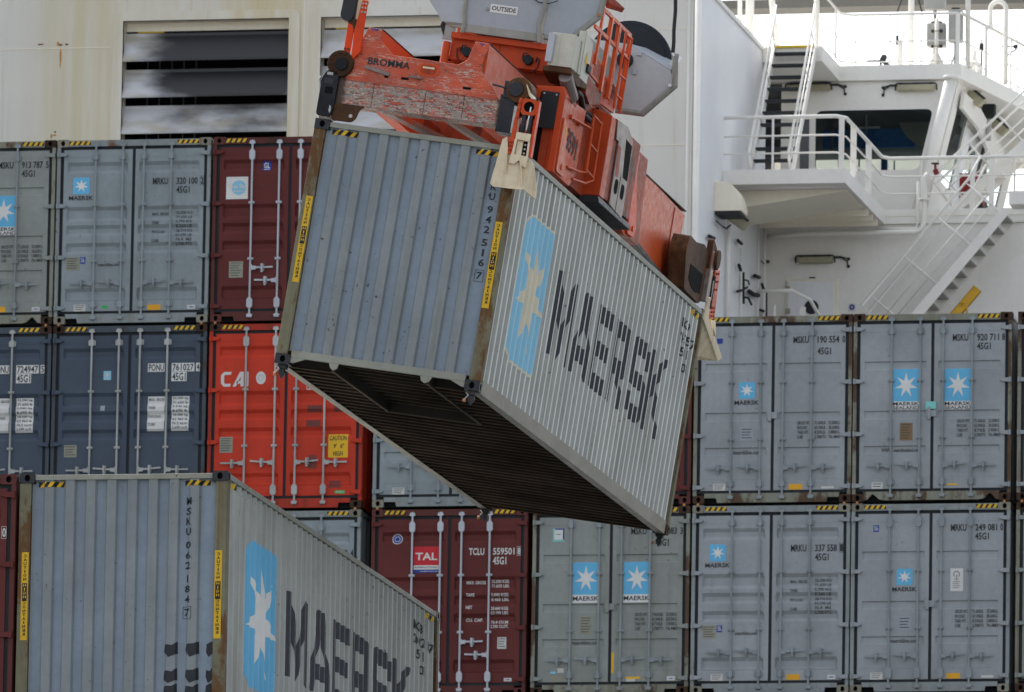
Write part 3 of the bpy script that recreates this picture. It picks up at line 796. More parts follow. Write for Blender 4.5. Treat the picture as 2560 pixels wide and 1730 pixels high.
mk = Marks(); mk.rrect(2.01, 2.18, 0.225, 0.275, 0.024, 'mark_green'); mk.text('JINDO', 2.03, 2.16, 0.236, 0.264, 'mark_white'); c.mark('sticker', mk, 2.1)
c = DoorBox('pale grey container almost hidden behind the underside of the hoisted container', 'grey', 'B', P('D', 2), rods=(0.60, 1.03, 1.38, 1.835))
c.small(); c.number('MSKU', '804 152', '6', 'B')
c = DoorBox('maroon container showing as a sliver right of the hoisted container', 'maroon', 'A', P('E', 2), big=True)
c = DoorBox('grey container numbered 190 554 0 with one small blue star square', 'bluerust', 'B', P('F', 2), rods=(0.58, 1.03, 1.38, 1.82), hz=0.54)
c.number('MSKU', '190 554', '0', 'B', size2=(2.28, 2.39)); c.logo(0.69, 1.87, 0.25, 0.255); c.specB(SPB); c.small(cimc=False); c.label(1.98, 2.18, 0.215, 0.25, 'mark_paper')
c.label(0.72, 0.925, 0.97, 1.17, 'mark_silver', 'data_plate', rows=4); c.web('maerskline.com', 0.61, 1.03, 0.755, 0.82)
c.label(0.34, 0.43, 2.47, 2.55, 'mark_navy')
c = DoorBox('grey container numbered 920 711 8 with two blue star squares and black corner castings', 'bluerust', 'B', P('G', 2), tri=True, rods=(0.59, 1.03, 1.385, 1.83), hz=0.55)
c.number('MSKU', '920 711', '8', 'B'); c.logo(0.61, 2.04, 0.41, 0.50, 'two'); c.logo(1.405, 2.035, 0.415, 0.50, 'two'); c.specB(SPC)
c.label(0.725, 0.92, 0.94, 1.21, 'mark_brown', 'data_plate', rows=6); c.web('WWW. maersksealand.com', 0.44, 1.03, 0.765, 0.825); c.label(0.17 + 0.13, 0.47, 0.2, 0.30, 'mark_paper', rows=2)
c.label(1.45, 1.62, 0.245, 0.27, 'mark_yellow')
b = MB(); b.box(1.12, 1.28, -0.012, -0.007, 1.415, 1.53, 'mark_teal'); b.build('seal_cover', c.root)
c = DoorBox('container showing as a sliver at the right picture edge, upper of two', 'bluerust', 'B', P('H', 2), tri=True)
# bottom tier
c = DoorBox('pale grey container numbered 360 460 4, below the bright red one', 'grey', 'A', P('C', 3))
c.number('MRKU', '360 460', '4', 'A'); 
c = DoorBox('maroon container with a red white and blue sign, numbered 559501 8', 'maroon', 'A', P('D', 3), big=True, hz=0.63, htype=1, rods=(0.64, 1.08, 1.41, 1.85))
c.number('TCLU', '559501', '8', 'A', 'mark_white', box=True, size2=(2.02, 2.14))
mk = Marks(); mk.rect(0.665, 1.055, 2.02, 2.31, 'mark_red'); mk.rect(0.665, 1.055, 1.955, 2.02, 'mark_white'); mk.rect(0.665, 1.055, 1.905, 1.955, 'mark_navy')
mk.text('TAL', 0.69, 1.03, 2.10, 2.215, 'mark_white'); mk.text('INTERNATIONAL', 0.68, 1.045, 1.975, 2.003, 'mark_faded'); mk.text('www.talinternational.com', 0.76, 1.045, 1.92, 1.94, 'mark_paper'); c.mark('logo', mk, 0.8)
mk = Marks(); mk.disc(0.40, 2.43, 0.082, 'mark_paper'); mk.disc(0.40, 2.43, 0.068, 'mark_navy', 1); mk.ring(0.4, 2.43, 0.035, 0.045, 'mark_paper', 2); c.mark('sticker', mk, 0.4)
c.spec(['MAX. GROSS', 'TARE', 'NET', 'CU. CAP.'], ['32.500 KGS.', '71.650 LBS.', '', '3.840 KGS.', '8.460 LBS.', '', '28.660 KGS.', '63.190 LBS.', '', '76.4 CU.M.', '2.700 CU.FT.'], (1.49, 1.79), (1.88, 2.16), 1.79, 1.02, 'mark_white', tall=0.72)
c.label(1.99, 2.13, 0.72, 0.90, 'mark_paper', 'data_plate', rows=4); c.label(2.10, 2.22, 0.22, 0.27, 'mark_white', words='CIMC'); c.label(1.27, 1.31, 0.50, 0.55, 'mark_orange')
c = DoorBox('dull grey container with two blue star squares and a framed paper notice', 'dull', 'B', P('E', 3), rods=(0.60, 1.04, 1.385, 1.83), hz=0.53)
c.number('MSKU', '903 083', '3', 'B', size2=(2.28, 2.39)); c.logo(0.63, 2.04, 0.41, 0.50, 'white'); c.logo(1.42, 2.04, 0.41, 0.50, 'white'); c.specB(SPC)
mk = Marks(); mk.rect(0.31, 0.485, 2.36, 2.565, 'mark_teal'); mk.rect(0.345, 0.485, 2.395, 2.565, 'mark_navy', 1); mk.rect(0.335, 0.465, 2.39, 2.545, 'mark_white', 2); mk.rect(0.36, 0.43, 2.47, 2.48, 'mark_faded', 3); c.mark('notice', mk, 0.4)
c.label(0.75, 0.94, 0.93, 1.21, 'mark_plate', 'data_plate', rows=6); c.web('maerskline.com', 0.63, 1.04, 0.775, 0.835)
c.label(0.30, 0.50, 0.20, 0.30, 'mark_plate'); c.label(0.41, 0.51, 0.345, 0.41, 'mark_paper'); c.label(0.30, 0.39, 0.33, 0.365, 'mark_sky'); c.label(2.11, 2.235, 0.215, 0.275, 'mark_white', words='CIMC'); c.label(1.47, 1.70, 0.24, 0.275, 'mark_yellow'); c.label(1.48, 1.62, 0.20, 0.24, 'mark_paper')
c.label(1.25, 1.285, 0.33, 0.65, 'mark_yellow', 'tape_strip')
c = DoorBox('clean grey container numbered 337 558 1 with a small star square at its upper left', 'blue', 'A', P('F', 3))
c.number('MRKU', '337 558', '1', 'A', box=True); c.logo(0.27, 2.295, 0.255, 0.26); c.specA(); c.small(); c.label(0.17, 0.385, 0.845, 1.05, 'mark_plate', 'data_plate', rows=5); c.blue_tag(0.395, 1.05); c.web('maerskline.com', 0.68, 1.02, 0.90, 0.955)
c = DoorBox('grey container numbered 249 081 0 with a white tree label on its door', 'blue', 'B', P('G', 3), big=True, rods=(0.59, 1.03, 1.385, 1.825), hz=0.55)
c.number('MRKU', '249 081', '0', 'B'); c.logo(0.70, 1.89, 0.245, 0.25); c.specB(SPB); c.label(0.735, 0.93, 0.95, 1.16, 'mark_silver', 'data_plate', rows=4); c.web('maerskline.com', 0.61, 1.03, 0.76, 0.825)
mk = Marks(); mk.rect(1.525, 1.72, 1.54, 1.89, 'mark_white'); mk.ring(1.62, 1.80, 0.04, 0.05, 'mark_black', 1, 20, -50, 230); mk.rect(1.615, 1.625, 1.74, 1.79, 'mark_black', 1); mk.text('FSC', 1.59, 1.65, 1.71, 1.735, 'mark_faded')
for k in range(4): mk.rect(1.56, 1.68 - 0.02 * (k % 2), 1.68 - 0.03 * k, 1.687 - 0.03 * k, 'mark_faded', 1)
c.mark('label_sheet', mk, 1.6); c.blue_tag(0.335, 2.565); c.small(cimc=False); c.label(2.01, 2.20, 0.215, 0.25, 'mark_paper')
c = DoorBox('container showing as a sliver at the right picture edge, lower of two', 'dull', 'B', P('H', 3), tri=False)

# ------------------------------------------------------------------ near containers, blank ends to the camera
SO, SD, SP = CW - 0.014, 0.036, 0.278
S_BR = []
y = 0.18
while y < CL - 0.32:
    S_BR += [(y, 0), (y + 0.072, 0), (y + 0.14, SD), (y + 0.21, SD)]
    y += SP
S_BR = [(0.13, 0)] + S_BR + [(y, 0), (CL - 0.12, 0)]
def side_x(yv):
    for (a0, d0), (a1, d1) in zip(S_BR, S_BR[1:]):
        if a0 <= yv <= a1: return SO - (d0 + (d1 - d0) * (yv - a0) / max(a1 - a0, 1e-6))
    return SO
def on_front_slope(yv):
    q = (yv - 0.18) % SP
    return q < 0.0725 or q > SP - 0.0005          # the outer flats, where the letters have worn away
E_BR = [(0.14, 0.03), (0.165, 0.045)]
x = 0.17
while x + 0.24 < CW - 0.13:
    E_BR += [(x, 0.045), (x + 0.105, 0.045), (x + 0.123, 0), (x + 0.226, 0), (x + 0.244, 0.045)]
    x += 0.244
E_BR += [(CW - 0.14, 0.045)]
E_BR = sorted(set(E_BR))
def end_y(xv):
    for (a0, d0), (a1, d1) in zip(E_BR, E_BR[1:]):
        if a0 <= xv <= a1: return 0.022 + d0 + (d1 - d0) * (xv - a0) / max(a1 - a0, 1e-6)
    return 0.022

def near_container(label, M, digits, sidenum, group, star_mat, big_border, under=True):
    root = thing('shipping_container', label, 'container', group=group, M=M)
    # frame: posts, end rail, end sill
    b = MB()
    for x0, s_ in ((0, 1), (CW, -1)):
        pts = [(x0, 0.004), (x0 + 0.135 * s_, 0.004), (x0 + 0.14 * s_, 0.03), (x0 + 0.10 * s_, 0.05), (x0 + 0.06 * s_, 0.16), (x0, 0.16)]
        b = MB(); b.prism(pts if s_ > 0 else pts[::-1], 'z', 0.118, CH - 0.118, 'rust_post'); b.build('corner_post', root, 0.006)
    for k, x0 in enumerate((0.0, CW - 0.07)):
        b = MB(); b.prism([(x0, CL - 0.12), (x0 + 0.07, CL - 0.12), (x0 + 0.07, CL), (x0, CL)], 'z', 0.118, CH - 0.118, 'rust_post'); b.build('corner_post', root, 0.006)
    b = MB(); b.box(0.178, CW - 0.178, 0.01, 0.07, 2.812, 2.872, 'rail_grey'); b.build('end_rail', root, 0.005)
    b = MB(); b.box(0.178, CW - 0.178, 0.008, 0.06, 0.09, 0.175, 'rail_grey')
    for pts in ([(0.178, 0.09), (0.178, 0.025), (0.22, 0.03), (0.29, 0.06), (0.36, 0.09)], [(CW - 0.178, 0.09), (CW - 0.36, 0.09), (CW - 0.29, 0.06), (CW - 0.22, 0.03), (CW - 0.178, 0.025)],
                [(0.635, 0.09), (0.66, 0.03), (0.70, 0.005), (0.74, 0.03), (0.755, 0.09)], [(1.725, 0.09), (1.745, 0.03), (1.79, 0.005), (1.84, 0.03), (1.87, 0.09)]):
        b.prism(pts, 'y', 0.01, 0.04, 'rail_grey')
    b.build('end_sill', root, 0.004)
    # corrugated end
    b = MB(); n = len(E_BR); xs = [q[0] for q in E_BR]
    for i in range(n - 1):
        flat = abs(E_BR[i][1] - E_BR[i + 1][1]) < 1e-4
        mt = ('end_blue' if E_BR[i][1] > 0.02 else 'end_worn') if flat else 'end_worn'
        b.quad([(xs[i], end_y(xs[i]), 0.17), (xs[i + 1], end_y(xs[i + 1]), 0.17), (xs[i + 1], end_y(xs[i + 1]), 2.815), (xs[i], end_y(xs[i]), 2.815)], mt)
    endp = b.build('end_panel', root)
    # corrugated side whose outer flats are paler: wear plus side light put into the colour
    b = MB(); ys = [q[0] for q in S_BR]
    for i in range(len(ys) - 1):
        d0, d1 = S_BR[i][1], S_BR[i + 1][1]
        mt = 'flat_worn_lit' if d0 == 0 and d1 == 0 and big_border else 'side_grey'
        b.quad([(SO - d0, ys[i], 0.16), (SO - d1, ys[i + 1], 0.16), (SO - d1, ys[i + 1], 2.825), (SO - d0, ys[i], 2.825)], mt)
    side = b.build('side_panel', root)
    b = MB(); b.quad([(0.014, 0.13, 0.16), (0.014, CL - 0.12, 0.16), (0.014, CL - 0.12, 2.825), (0.014, 0.13, 2.825)], 'side_grey'); b.box(0.05, CW - 0.05, CL - 0.05, CL - 0.01, 0.12, 2.82, 'side_grey'); b.build('side_panel', root)
    b = MB(); b.box(0.05, CW - 0.05, 0.07, CL - 0.02, 2.84, 2.858, 'side_grey')
    b.build('roof', root)
    for x0 in (0.002, CW - 0.066):
        b = MB(); b.box(x0, x0 + 0.064, 0.17, CL - 0.17, 2.815, 2.88, 'rail_grey'); b.build('top_rail', root, 0.006)
        b = MB(); b.box(x0, x0 + 0.05, 0.165, CL - 0.165, 0.0, 0.165, 'bottom_rail'); b.box(x0 - (0.0 if x0 < 1 else 0.06), x0 + 0.11 - (0.0 if x0 < 1 else 0.06), 0.165, CL - 0.165, -0.003, 0.008, 'bottom_rail'); b.build('bottom_rail', root, 0.004)
    # floor seen from below
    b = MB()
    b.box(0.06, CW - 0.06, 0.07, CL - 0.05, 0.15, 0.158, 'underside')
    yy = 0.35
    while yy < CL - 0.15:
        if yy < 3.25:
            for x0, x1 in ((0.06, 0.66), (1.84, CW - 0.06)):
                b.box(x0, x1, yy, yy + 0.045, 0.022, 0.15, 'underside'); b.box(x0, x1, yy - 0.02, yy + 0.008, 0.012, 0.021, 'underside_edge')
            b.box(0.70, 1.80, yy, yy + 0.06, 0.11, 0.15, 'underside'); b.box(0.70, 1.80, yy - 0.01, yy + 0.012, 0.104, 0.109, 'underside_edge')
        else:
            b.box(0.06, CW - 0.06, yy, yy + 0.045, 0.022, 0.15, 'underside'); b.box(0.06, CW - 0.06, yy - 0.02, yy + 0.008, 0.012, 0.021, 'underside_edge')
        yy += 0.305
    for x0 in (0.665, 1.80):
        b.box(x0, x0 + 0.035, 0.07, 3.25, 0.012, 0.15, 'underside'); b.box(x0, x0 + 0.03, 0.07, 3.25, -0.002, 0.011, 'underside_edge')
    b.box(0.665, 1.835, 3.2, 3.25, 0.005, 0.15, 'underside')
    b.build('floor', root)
    fit = cached(('fit', 'black_casting'), lambda: fitting_mesh('black_casting'))
    fit2 = cached(('fit', 'worn_casting'), lambda: fitting_mesh('worn_casting'))
    fit3 = cached(('fit', 'rusty_casting'), lambda: fitting_mesh('rusty_casting'))
    for x0 in (0, CW - 0.178):
        for z0 in (0, CH - 0.118):
            f = put('corner_fitting', fit, root, (x0, -0.004, z0))
            put('corner_fitting', fit3 if z0 == 0 else fit2, root, (x0 + (0.004 if x0 else -0.004), CL - 0.158, z0))
    # hazard tape on the end and on the side by the corner
    for x0, x1 in ((0.21, 0.525), (1.93, 2.24)):
        mk = Marks(); z0, z1 = 2.735, 2.795; wd = (x1 - x0) / 3.3
        mk.rect(x0, x1, z0, z1, 'mark_tapeblack')
        for k in range(4):
            q = x0 + wd * (k + 0.15); pts = [(q, z0), (q + wd * 0.5, z0), (q + wd * 0.95, z1), (q + wd * 0.45, z1)]
            pts = [(min(max(px, x0), x1), pz) for px, pz in pts]
            if pts[1][0] - pts[0][0] > 0.004 or pts[2][0] - pts[3][0] > 0.004: mk.poly(pts, 'mark_tape', 1)
        mk.build('hazard_tape', endp, lambda u, z, l: (u, end_y(u) - l, z), [q[0] for q in E_BR], 0)
    for y0 in (0.16, 11.45):
        mk = Marks(); mk.rect(y0, y0 + 0.48, 2.735, 2.80, 'mark_tapeblack')
        for k in range(3): mk.poly([(y0 + 0.03 + 0.16 * k, 2.735), (y0 + 0.11 + 0.16 * k, 2.735), (y0 + 0.15 + 0.16 * k, 2.80), (y0 + 0.07 + 0.16 * k, 2.80)], 'mark_tape', 1)
        mk.build('hazard_tape', side, lambda u, z, l: (side_x(u) + l, u, z), [q[0] for q in S_BR], 0)
    # upright number on the end
    mk = Marks(); z = digits[1]; gap = 0
    for ch in digits[0]:
        if ch == ' ': z -= 0.035; continue
        wd = 0.012 if ch == '1' else 0.034
        if ch == digits[0][-1] and digits[0][-2] == ' ':
            for q in ((-0.052, -0.047, -.025, .108), (0.047, 0.052, -.025, .108), (-0.052, 0.052, -.03, -.025), (-0.052, 0.052, .105, .11)):
                mk.rect(digits[2] + q[0], digits[2] + q[1], z - 0.085 + q[2], z - 0.085 + q[3], 'mark_black', 1)
        mk.text(ch, digits[2] - wd, digits[2] + wd, z - 0.085, z, 'mark_black'); z -= 0.118
    mk.build('number_lettering', endp, lambda u, z, l: (u, end_y(u) - l, z), [q[0] for q in E_BR], 0)
    # caution tapes on both posts: upright words, mirrored
    for x0, x1 in ((0.045, 0.125), (CW - 0.13, CW - 0.045)):
        mk = Marks(); mk.rect(x0, x1, 0.965, 1.98, 'mark_tape'); z = 1.955; cx = (x0 + x1) / 2
        for wd_, hi in (('CAUTION', 0), ('HIGH', 1), ('CONTAINER', 0)):
            if hi: mk.rect(x0 + 0.012, x1 - 0.012, z - 0.045 * 4 - 0.018, z + 0.008, 'mark_tapeblack', 1)
            for ch in wd_:
                ww = 0.006 if ch == 'I' else 0.017
                mk.text(ch, cx - ww, cx + ww, z - 0.033, z, 'mark_tape' if hi else 'mark_tapeblack', 2, mirror=True); z -= 0.045
            z -= 0.025
        mk.build('caution_tape', root, lambda u, z, l: (u, 0.004 - l, z))
    # big star square and lettering on the side
    mk = Marks()
    if big_border:
        mk.rrect(1.185, 2.90, 0.57, 2.33, 0.24, 'mark_cream', -0.6)
    mk.rrect(1.21, 2.87, 0.60, 2.30, 0.22, 'mark_sky' if big_border else 'mark_blue', 0)
    mk.star(2.02, 1.46, 0.80, star_mat, 1, 0.36, 0.76)
    mk.build('logo', side, lambda u, z, l: (side_x(u) + l, u, z), [q[0] for q in S_BR], 0)
    mk = Marks(); z0, z1 = 0.98, 1.985
    def bar(x0, x1, za, zb): mk.rect(x0, x1, z0 + za, z0 + zb, 'mark_bigletter')
    def py(*pts): mk.poly([(px, z0 + pz) for px, pz in pts], 'mark_bigletter')
    bar(3.43, 3.66, 0, 1.005); bar(4.36, 4.59, 0, 1.005); py((3.66, 1.005), (3.66, 0.55), (4.01, -0.0), (4.01, 0.42)); py((4.36, 1.005), (4.01, 0.42), (4.01, 0.0), (4.36, 0.55))
    py((4.66, 0), (4.90, 0), (5.30, 0.78), (5.30, 1.005), (5.14, 1.005)); py((5.95, 0), (5.71, 0), (5.30, 0.78), (5.30, 1.005), (5.46, 1.005)); bar(5.02, 5.58, 0.17, 0.36)
    bar(6.00, 6.24, 0, 1.005)
    for za, zb, xe in ((0, 0.2, 6.93), (0.40, 0.59, 6.84), (0.80, 1.005, 6.93)): bar(6.24, xe, za, zb)
    bar(7.12, 7.36, 0, 1.005); bar(7.36, 7.90, 0.80, 1.005); bar(7.36, 7.90, 0.36, 0.56); py((7.90, 1.005), (7.90, 0.36), (8.04, 0.40), (8.12, 0.50), (8.12, 0.87), (8.04, 0.97)); py((7.56, 0.36), (7.86, 0.36), (8.14, 0.0), (7.86, 0.0))
    bar(8.52, 9.18, 0.80, 1.005); bar(8.52, 9.18, 0.40, 0.60); bar(8.52, 9.18, 0, 0.2); py((8.52, 1.005), (8.52, 0.40), (8.38, 0.45), (8.31, 0.55), (8.31, 0.86), (8.38, 0.96)); py((9.18, 0.6), (9.32, 0.55), (9.40, 0.44), (9.40, 0.15), (9.32, 0.04), (9.18, 0.0)); bar(9.18, 9.39, 0.68, 0.93); bar(8.31, 8.52, 0.08, 0.32)
    bar(9.58, 9.80, 0, 1.005); py((9.80, 0.40), (9.80, 0.68), (10.28, 1.005), (10.58, 1.005), (10.02, 0.55)); py((9.92, 0.60), (10.10, 0.60), (10.60, 0), (10.30, 0))
    mk.build('lettering', side, lambda u, z, l: (side_x(u) + l, u, z), [q[0] for q in S_BR], 0, skip=(lambda c_: on_front_slope(c_.x)) if big_border else None)
    mk = Marks()
    for k, (t_, a0, a1) in enumerate(sidenum):
        mk.text(t_, a0, a1, 2.50 - 0.17 * k, 2.62 - 0.17 * k, 'mark_black')
    mk.build('number_lettering', side, lambda u, z, l: (side_x(u) + l, u, z), [q[0] for q in S_BR], 0, skip=(lambda c_: on_front_slope(c_.x)) if big_border else None)
    if under:
        for x0 in (0, CW - 0.178):
            for y0 in (0, CL - 0.16):
                b = MB()
                b.box(x0 + 0.04, x0 + 0.14, y0 + 0.03, y0 + 0.13, -0.05, 0.0, 'black_casting')
                b.prism([(x0 + 0.06, -0.05), (x0 + 0.12, -0.05), (x0 + 0.13, -0.10), (x0 + 0.09, -0.165), (x0 + 0.05, -0.10)], 'y', y0 + 0.05, y0 + 0.11, 'black_casting')
                b.tube([(x0 + 0.03, y0 + 0.02, -0.03), (x0 + 0.07, y0 - 0.01, -0.06), (x0 + 0.035, y0 - 0.02, -0.115)], 0.008, 'galvanised', 6)
                b.tube([(x0 + 0.015, y0 - 0.02, -0.13), (x0 + 0.05, y0 - 0.02, -0.13)], 0.022, 'copper_knob', 10)
                b.build('twistlock', root, 0.004)
    return root

ML = Matrix.Translation((-2.7737, -41.6729, -8.5407 + ZO))
MF = Matrix.Translation((-0.09227, -40.43081, -4.20464 + ZO)) @ (Matrix.Rotation(-0.000315, 4, 'Z') @ Matrix.Rotation(0.1510892, 4, 'Y') @ Matrix.Rotation(0.003606, 4, 'X'))
near = near_container('near grey container resting lower left, number 062 184 7 down its ribbed end', ML, ('MSKU 062 184 7', 2.60, 1.985), (('MSKU 3', 10.72, 11.28), ('206 241 7', 10.72, 11.9), ('45G1', 10.85, 11.32), ('4031', 11.1, 11.5)), 'near containers with ribbed blank ends', 'mark_star', False, under=False)
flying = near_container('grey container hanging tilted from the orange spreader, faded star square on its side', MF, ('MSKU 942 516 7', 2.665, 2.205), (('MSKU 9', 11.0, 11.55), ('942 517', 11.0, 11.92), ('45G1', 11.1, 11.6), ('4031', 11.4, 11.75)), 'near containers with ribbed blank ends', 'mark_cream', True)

ep = [o for o in near.children if o.name.startswith('end_panel')][0]
mk = Marks()
for cx, ww in ((1.80, 0.085), (2.05, 0.085), (2.25, 0.04)):
    for zc in (0.86, 0.56, 0.38):
        mk.poly([(cx - ww * 0.9, zc - 0.02 - 0.06 * random.random()), (cx - ww * 0.2, zc - 0.10), (cx + ww, zc - 0.06), (cx + ww * 0.95, zc + 0.08), (cx + ww * 0.3, zc + 0.03 + 0.05 * random.random()), (cx - ww * 0.8, zc + 0.05)], 'mark_black')
mk.build('scuff_mark', ep, lambda u, z, l: (u, end_y(u) - l, z), [q[0] for q in E_BR], 0)
c = DoorBox('dark maroon container sliver at the far left edge beside the near grey container', 'maroon', 'A', (-2.7737 - CW - 0.035, -41.70, -8.5407 + ZO - 0.015), below=False, group='near containers')
c.number('CRXU', '965 12', '0', 'A', 'mark_white', box=True)

# ------------------------------------------------------------------ spreader (in the hoisted container's own frame)
sp = thing('crane_spreader', 'scraped orange crane spreader gripping the hoisted container', 'spreader', M=MF @ Matrix.Translation((1.219, 6.1, 2.9)))
class SB(MB):
    def build(s, name, parent=None, bevel=0.008, smooth=False):
        s.v = [(p[0] - 1.219, p[1] - 6.1, p[2] - 2.9) for p in s.v]
        return MB.build(s, name, parent or sp, bevel, smooth)
def rounded(pts, r=0.04, n=4):
    out = []
    L = len(pts)
    for i, p in enumerate(pts):
        a, c_ = Vector(pts[i - 1]), Vector(pts[(i + 1) % L]); p = Vector(p)
        d0, d1 = (a - p), (c_ - p); q = min(r, d0.length * 0.45, d1.length * 0.45)
        s0, s1 = p + d0.normalized() * q, p + d1.normalized() * q
        for k in range(n + 1):
            t_ = k / n
            out.append(tuple((s0 * (1 - t_) + p * t_) * (1 - t_) + (p * (1 - t_) + s1 * t_) * t_))
    return out
def circ(cx, cz, r, n=20): return [(cx + r * math.cos(2 * math.pi * k / n), cz + r * math.sin(2 * math.pi * k / n)) for k in range(n)]
# end beam at the near end: scraped box beam and the horned plate above it
# (material uses absolute heights, so this mesh keeps the container frame)
def scraped(name, b):
    o = MB.build(b, name, sp, 0.006); o.location = (-1.219, -6.1, -2.9); return o
b = MB(); b.box(0.20, 2.14, 0.0, 0.34, 3.095, 3.39, 'scratched_orange'); b.box(0.2, 2.1, -0.012, 0.002, 3.383, 3.393, 'scratched_orange')
for xx in (0.62, 1.24, 1.70): b.box(xx, xx + 0.006, -0.003, 0.003, 3.10, 3.39, 'dark_void')
scraped('end_beam', b)
b = MB()
pl = [(0.19, 3.392), (0.44, 4.03), (0.595, 4.03), (0.60, 3.90), (0.78, 3.745), (1.56, 3.735), (1.655, 3.80), (1.72, 4.03), (1.88, 4.025), (1.845, 3.78), (1.86, 3.68), (2.03, 3.50), (2.10, 3.392)]
b.prism(pl, 'y', 0.015, 0.055, 'scratched_orange')
b.box(0.72, 1.58, 0.056, 0.16, 3.70, 3.735, 'orange_paint')
scraped('horn_plate', b)
b = SB(); b.prism(rounded([(1.13, 3.575), (1.32, 3.575), (1.32, 3.68), (1.13, 3.68)], 0.05), 'y', 0.008, 0.014, 'orange_dark'); b.prism(rounded([(1.10, 3.555), (1.35, 3.555), (1.35, 3.70), (1.10, 3.70)], 0.07), 'y', 0.011, 0.0135, 'orange_paint'); b.box(1.155, 1.295, 0.004, 0.0075, 3.638, 3.66, 'cream_steel')
for xx, zz, w_ in ((0.72, 3.47, 0.05), (0.92, 3.475, 0.09), (1.66, 3.46, 0.10)): b.prism(rounded([(xx, zz), (xx + w_, zz), (xx + w_, zz + 0.028), (xx, zz + 0.028)], 0.012), 'y', 0.009, 0.0145, 'dark_void')
b.build('slot_plate', bevel=0)
mk = Marks(); mk.text('BROMMA', 0.50, 1.0, 3.60, 3.685, 'mark_black'); mk.text('W', 0.47, 0.56, 3.99, 4.028, 'mark_navy'); mk.text('V', 1.77, 1.84, 3.985, 4.022, 'mark_navy')
o = mk.build('lettering', sp, lambda u, z, l: (u - 1.219, 0.014 - l - 6.1, z - 2.9))
b = SB(); b.plate([(0.48, 0.005, 3.58), (0.78, 0.008, 3.53), (0.77, 0.002, 3.49), (0.47, 0.0, 3.55)], (0, -0.012, 0), 'wear_steel'); b.plate([(1.02, 0.008, 3.535), (1.18, 0.008, 3.53), (1.17, 0.003, 3.505), (1.0, 0.003, 3.51)], (0, -0.01, 0), 'wear_steel'); b.build('peeled_strip', bevel=0)
# twistlock housing at the near left corner
b = SB(); b.prism(rounded([(0.0, 2.925), (0.185, 2.925), (0.20, 3.05), (0.20, 3.46), (0.05, 3.47), (0.0, 3.36)], 0.04), 'y', -0.05, 0.30, 'oily_steel'); b.build('twistlock_housing')
b = SB(); b.prism(rounded([(0.185, 2.895), (0.42, 2.895), (0.47, 2.94), (0.50, 3.05), (0.56, 3.10), (0.185, 3.10)], 0.03), 'y', -0.02, 0.02, 'rust_hub'); b.prism(circ(0.41, 2.965, 0.022), 'y', -0.026, -0.0205, 'sheave_grey'); b.build('lug')
b = SB(); b.box(0.065, 0.155, -0.056, -0.0505, 3.19, 3.27, 'dark_void'); b.box(0.06, 0.13, -0.056, -0.0505, 3.405, 3.44, 'galvanised'); b.prism([(0.15, 3.06), (0.172, 3.04), (0.175, 2.99), (0.16, 2.96), (0.145, 3.0)], 'y', -0.056, -0.0505, 'galvanised'); b.box(0.04, 0.15, -0.056, -0.0505, 3.30, 3.37, 'black_casting'); b.tube([(-0.01, -0.02, 3.38), (-0.03, -0.02, 3.35), (-0.01, -0.02, 3.30)], 0.012, 'galvanised', 6); b.build('cover_plate', bevel=0.003)
# flipper arms: near left raised, near right lowered, far right lowered, far left raised
b = SB(); b.tube([(0.19, -0.05, 3.56), (0.19, 0.26, 3.56)], 0.155, 'rust_hub', 22); b.tube([(0.21, -0.075, 3.55), (0.21, -0.051, 3.55)], 0.075, 'oily_steel', 16)
for k in range(6): b.tube([(0.19 + 0.12 * math.cos(k * 0.55 + 1.2), -0.065, 3.56 + 0.12 * math.sin(k * 0.55 + 1.2)), (0.19 + 0.12 * math.cos(k * 0.55 + 1.2), -0.051, 3.56 + 0.12 * math.sin(k * 0.55 + 1.2))], 0.014, 'rust_hub', 6)
hub = b.build('flipper_hub')
def raised_flipper(y0, dx=0.0):
    b = SB()
    b.prism([(0.195 + dx, 3.66), (0.275 + dx, 3.62), (0.275 + dx, 3.98), (0.25 + dx, 4.03), (0.19 + dx, 4.05)], 'y', y0 - 0.03, y0 + 0.0, 'orange_red')
    b.prism([(0.30 + dx, 3.60), (0.40 + dx, 3.72), (0.39 + dx, 4.33), (0.32 + dx, 4.33), (0.285 + dx, 3.95)], 'y', y0 - 0.05, y0 - 0.02, 'orange_red')
    b.box(0.19 + dx, 0.30 + dx, y0 - 0.028, y0 + 0.05, 3.95, 4.10, 'rust_hub')
    f = b.build('guide_arm')
    b = SB(); b.prism(rounded([(0.09 + dx, 4.12), (0.12 + dx, 4.08), (0.22 + dx, 4.06), (0.25 + dx, 4.12), (0.27 + dx, 4.62), (0.11 + dx, 4.62)], 0.03), 'y', y0 - 0.06, y0 + 0.10, 'black_casting'); b.build('guide_pad', f).location = (0, 0, 0)
    b = SB(); b.plate([(0.27 + dx, y0 - 0.02, 4.05), (0.40 + dx, y0 - 0.02, 4.30), (0.43 + dx, y0 - 0.02, 4.95), (0.24 + dx, y0 - 0.02, 4.95)], (0, 0.02, 0), 'cream_steel'); b.build('guide_blade', f)
    b = SB()
    for zz in (4.29, 4.24, 4.19):
        for xx in (0.34, 0.375): b.tube([(xx + dx - 0.0, y0 - 0.05, zz), (xx + dx, y0 - 0.062, zz)], 0.012, 'galvanised', 8)
    for xx in (0.21, 0.25): b.tube([(xx + dx, y0 - 0.03, 3.74), (xx + dx, y0 - 0.045, 3.74)], 0.012, 'rust_hub', 8)
    b.build('bolt', f, bevel=0)
raised_flipper(0.02)
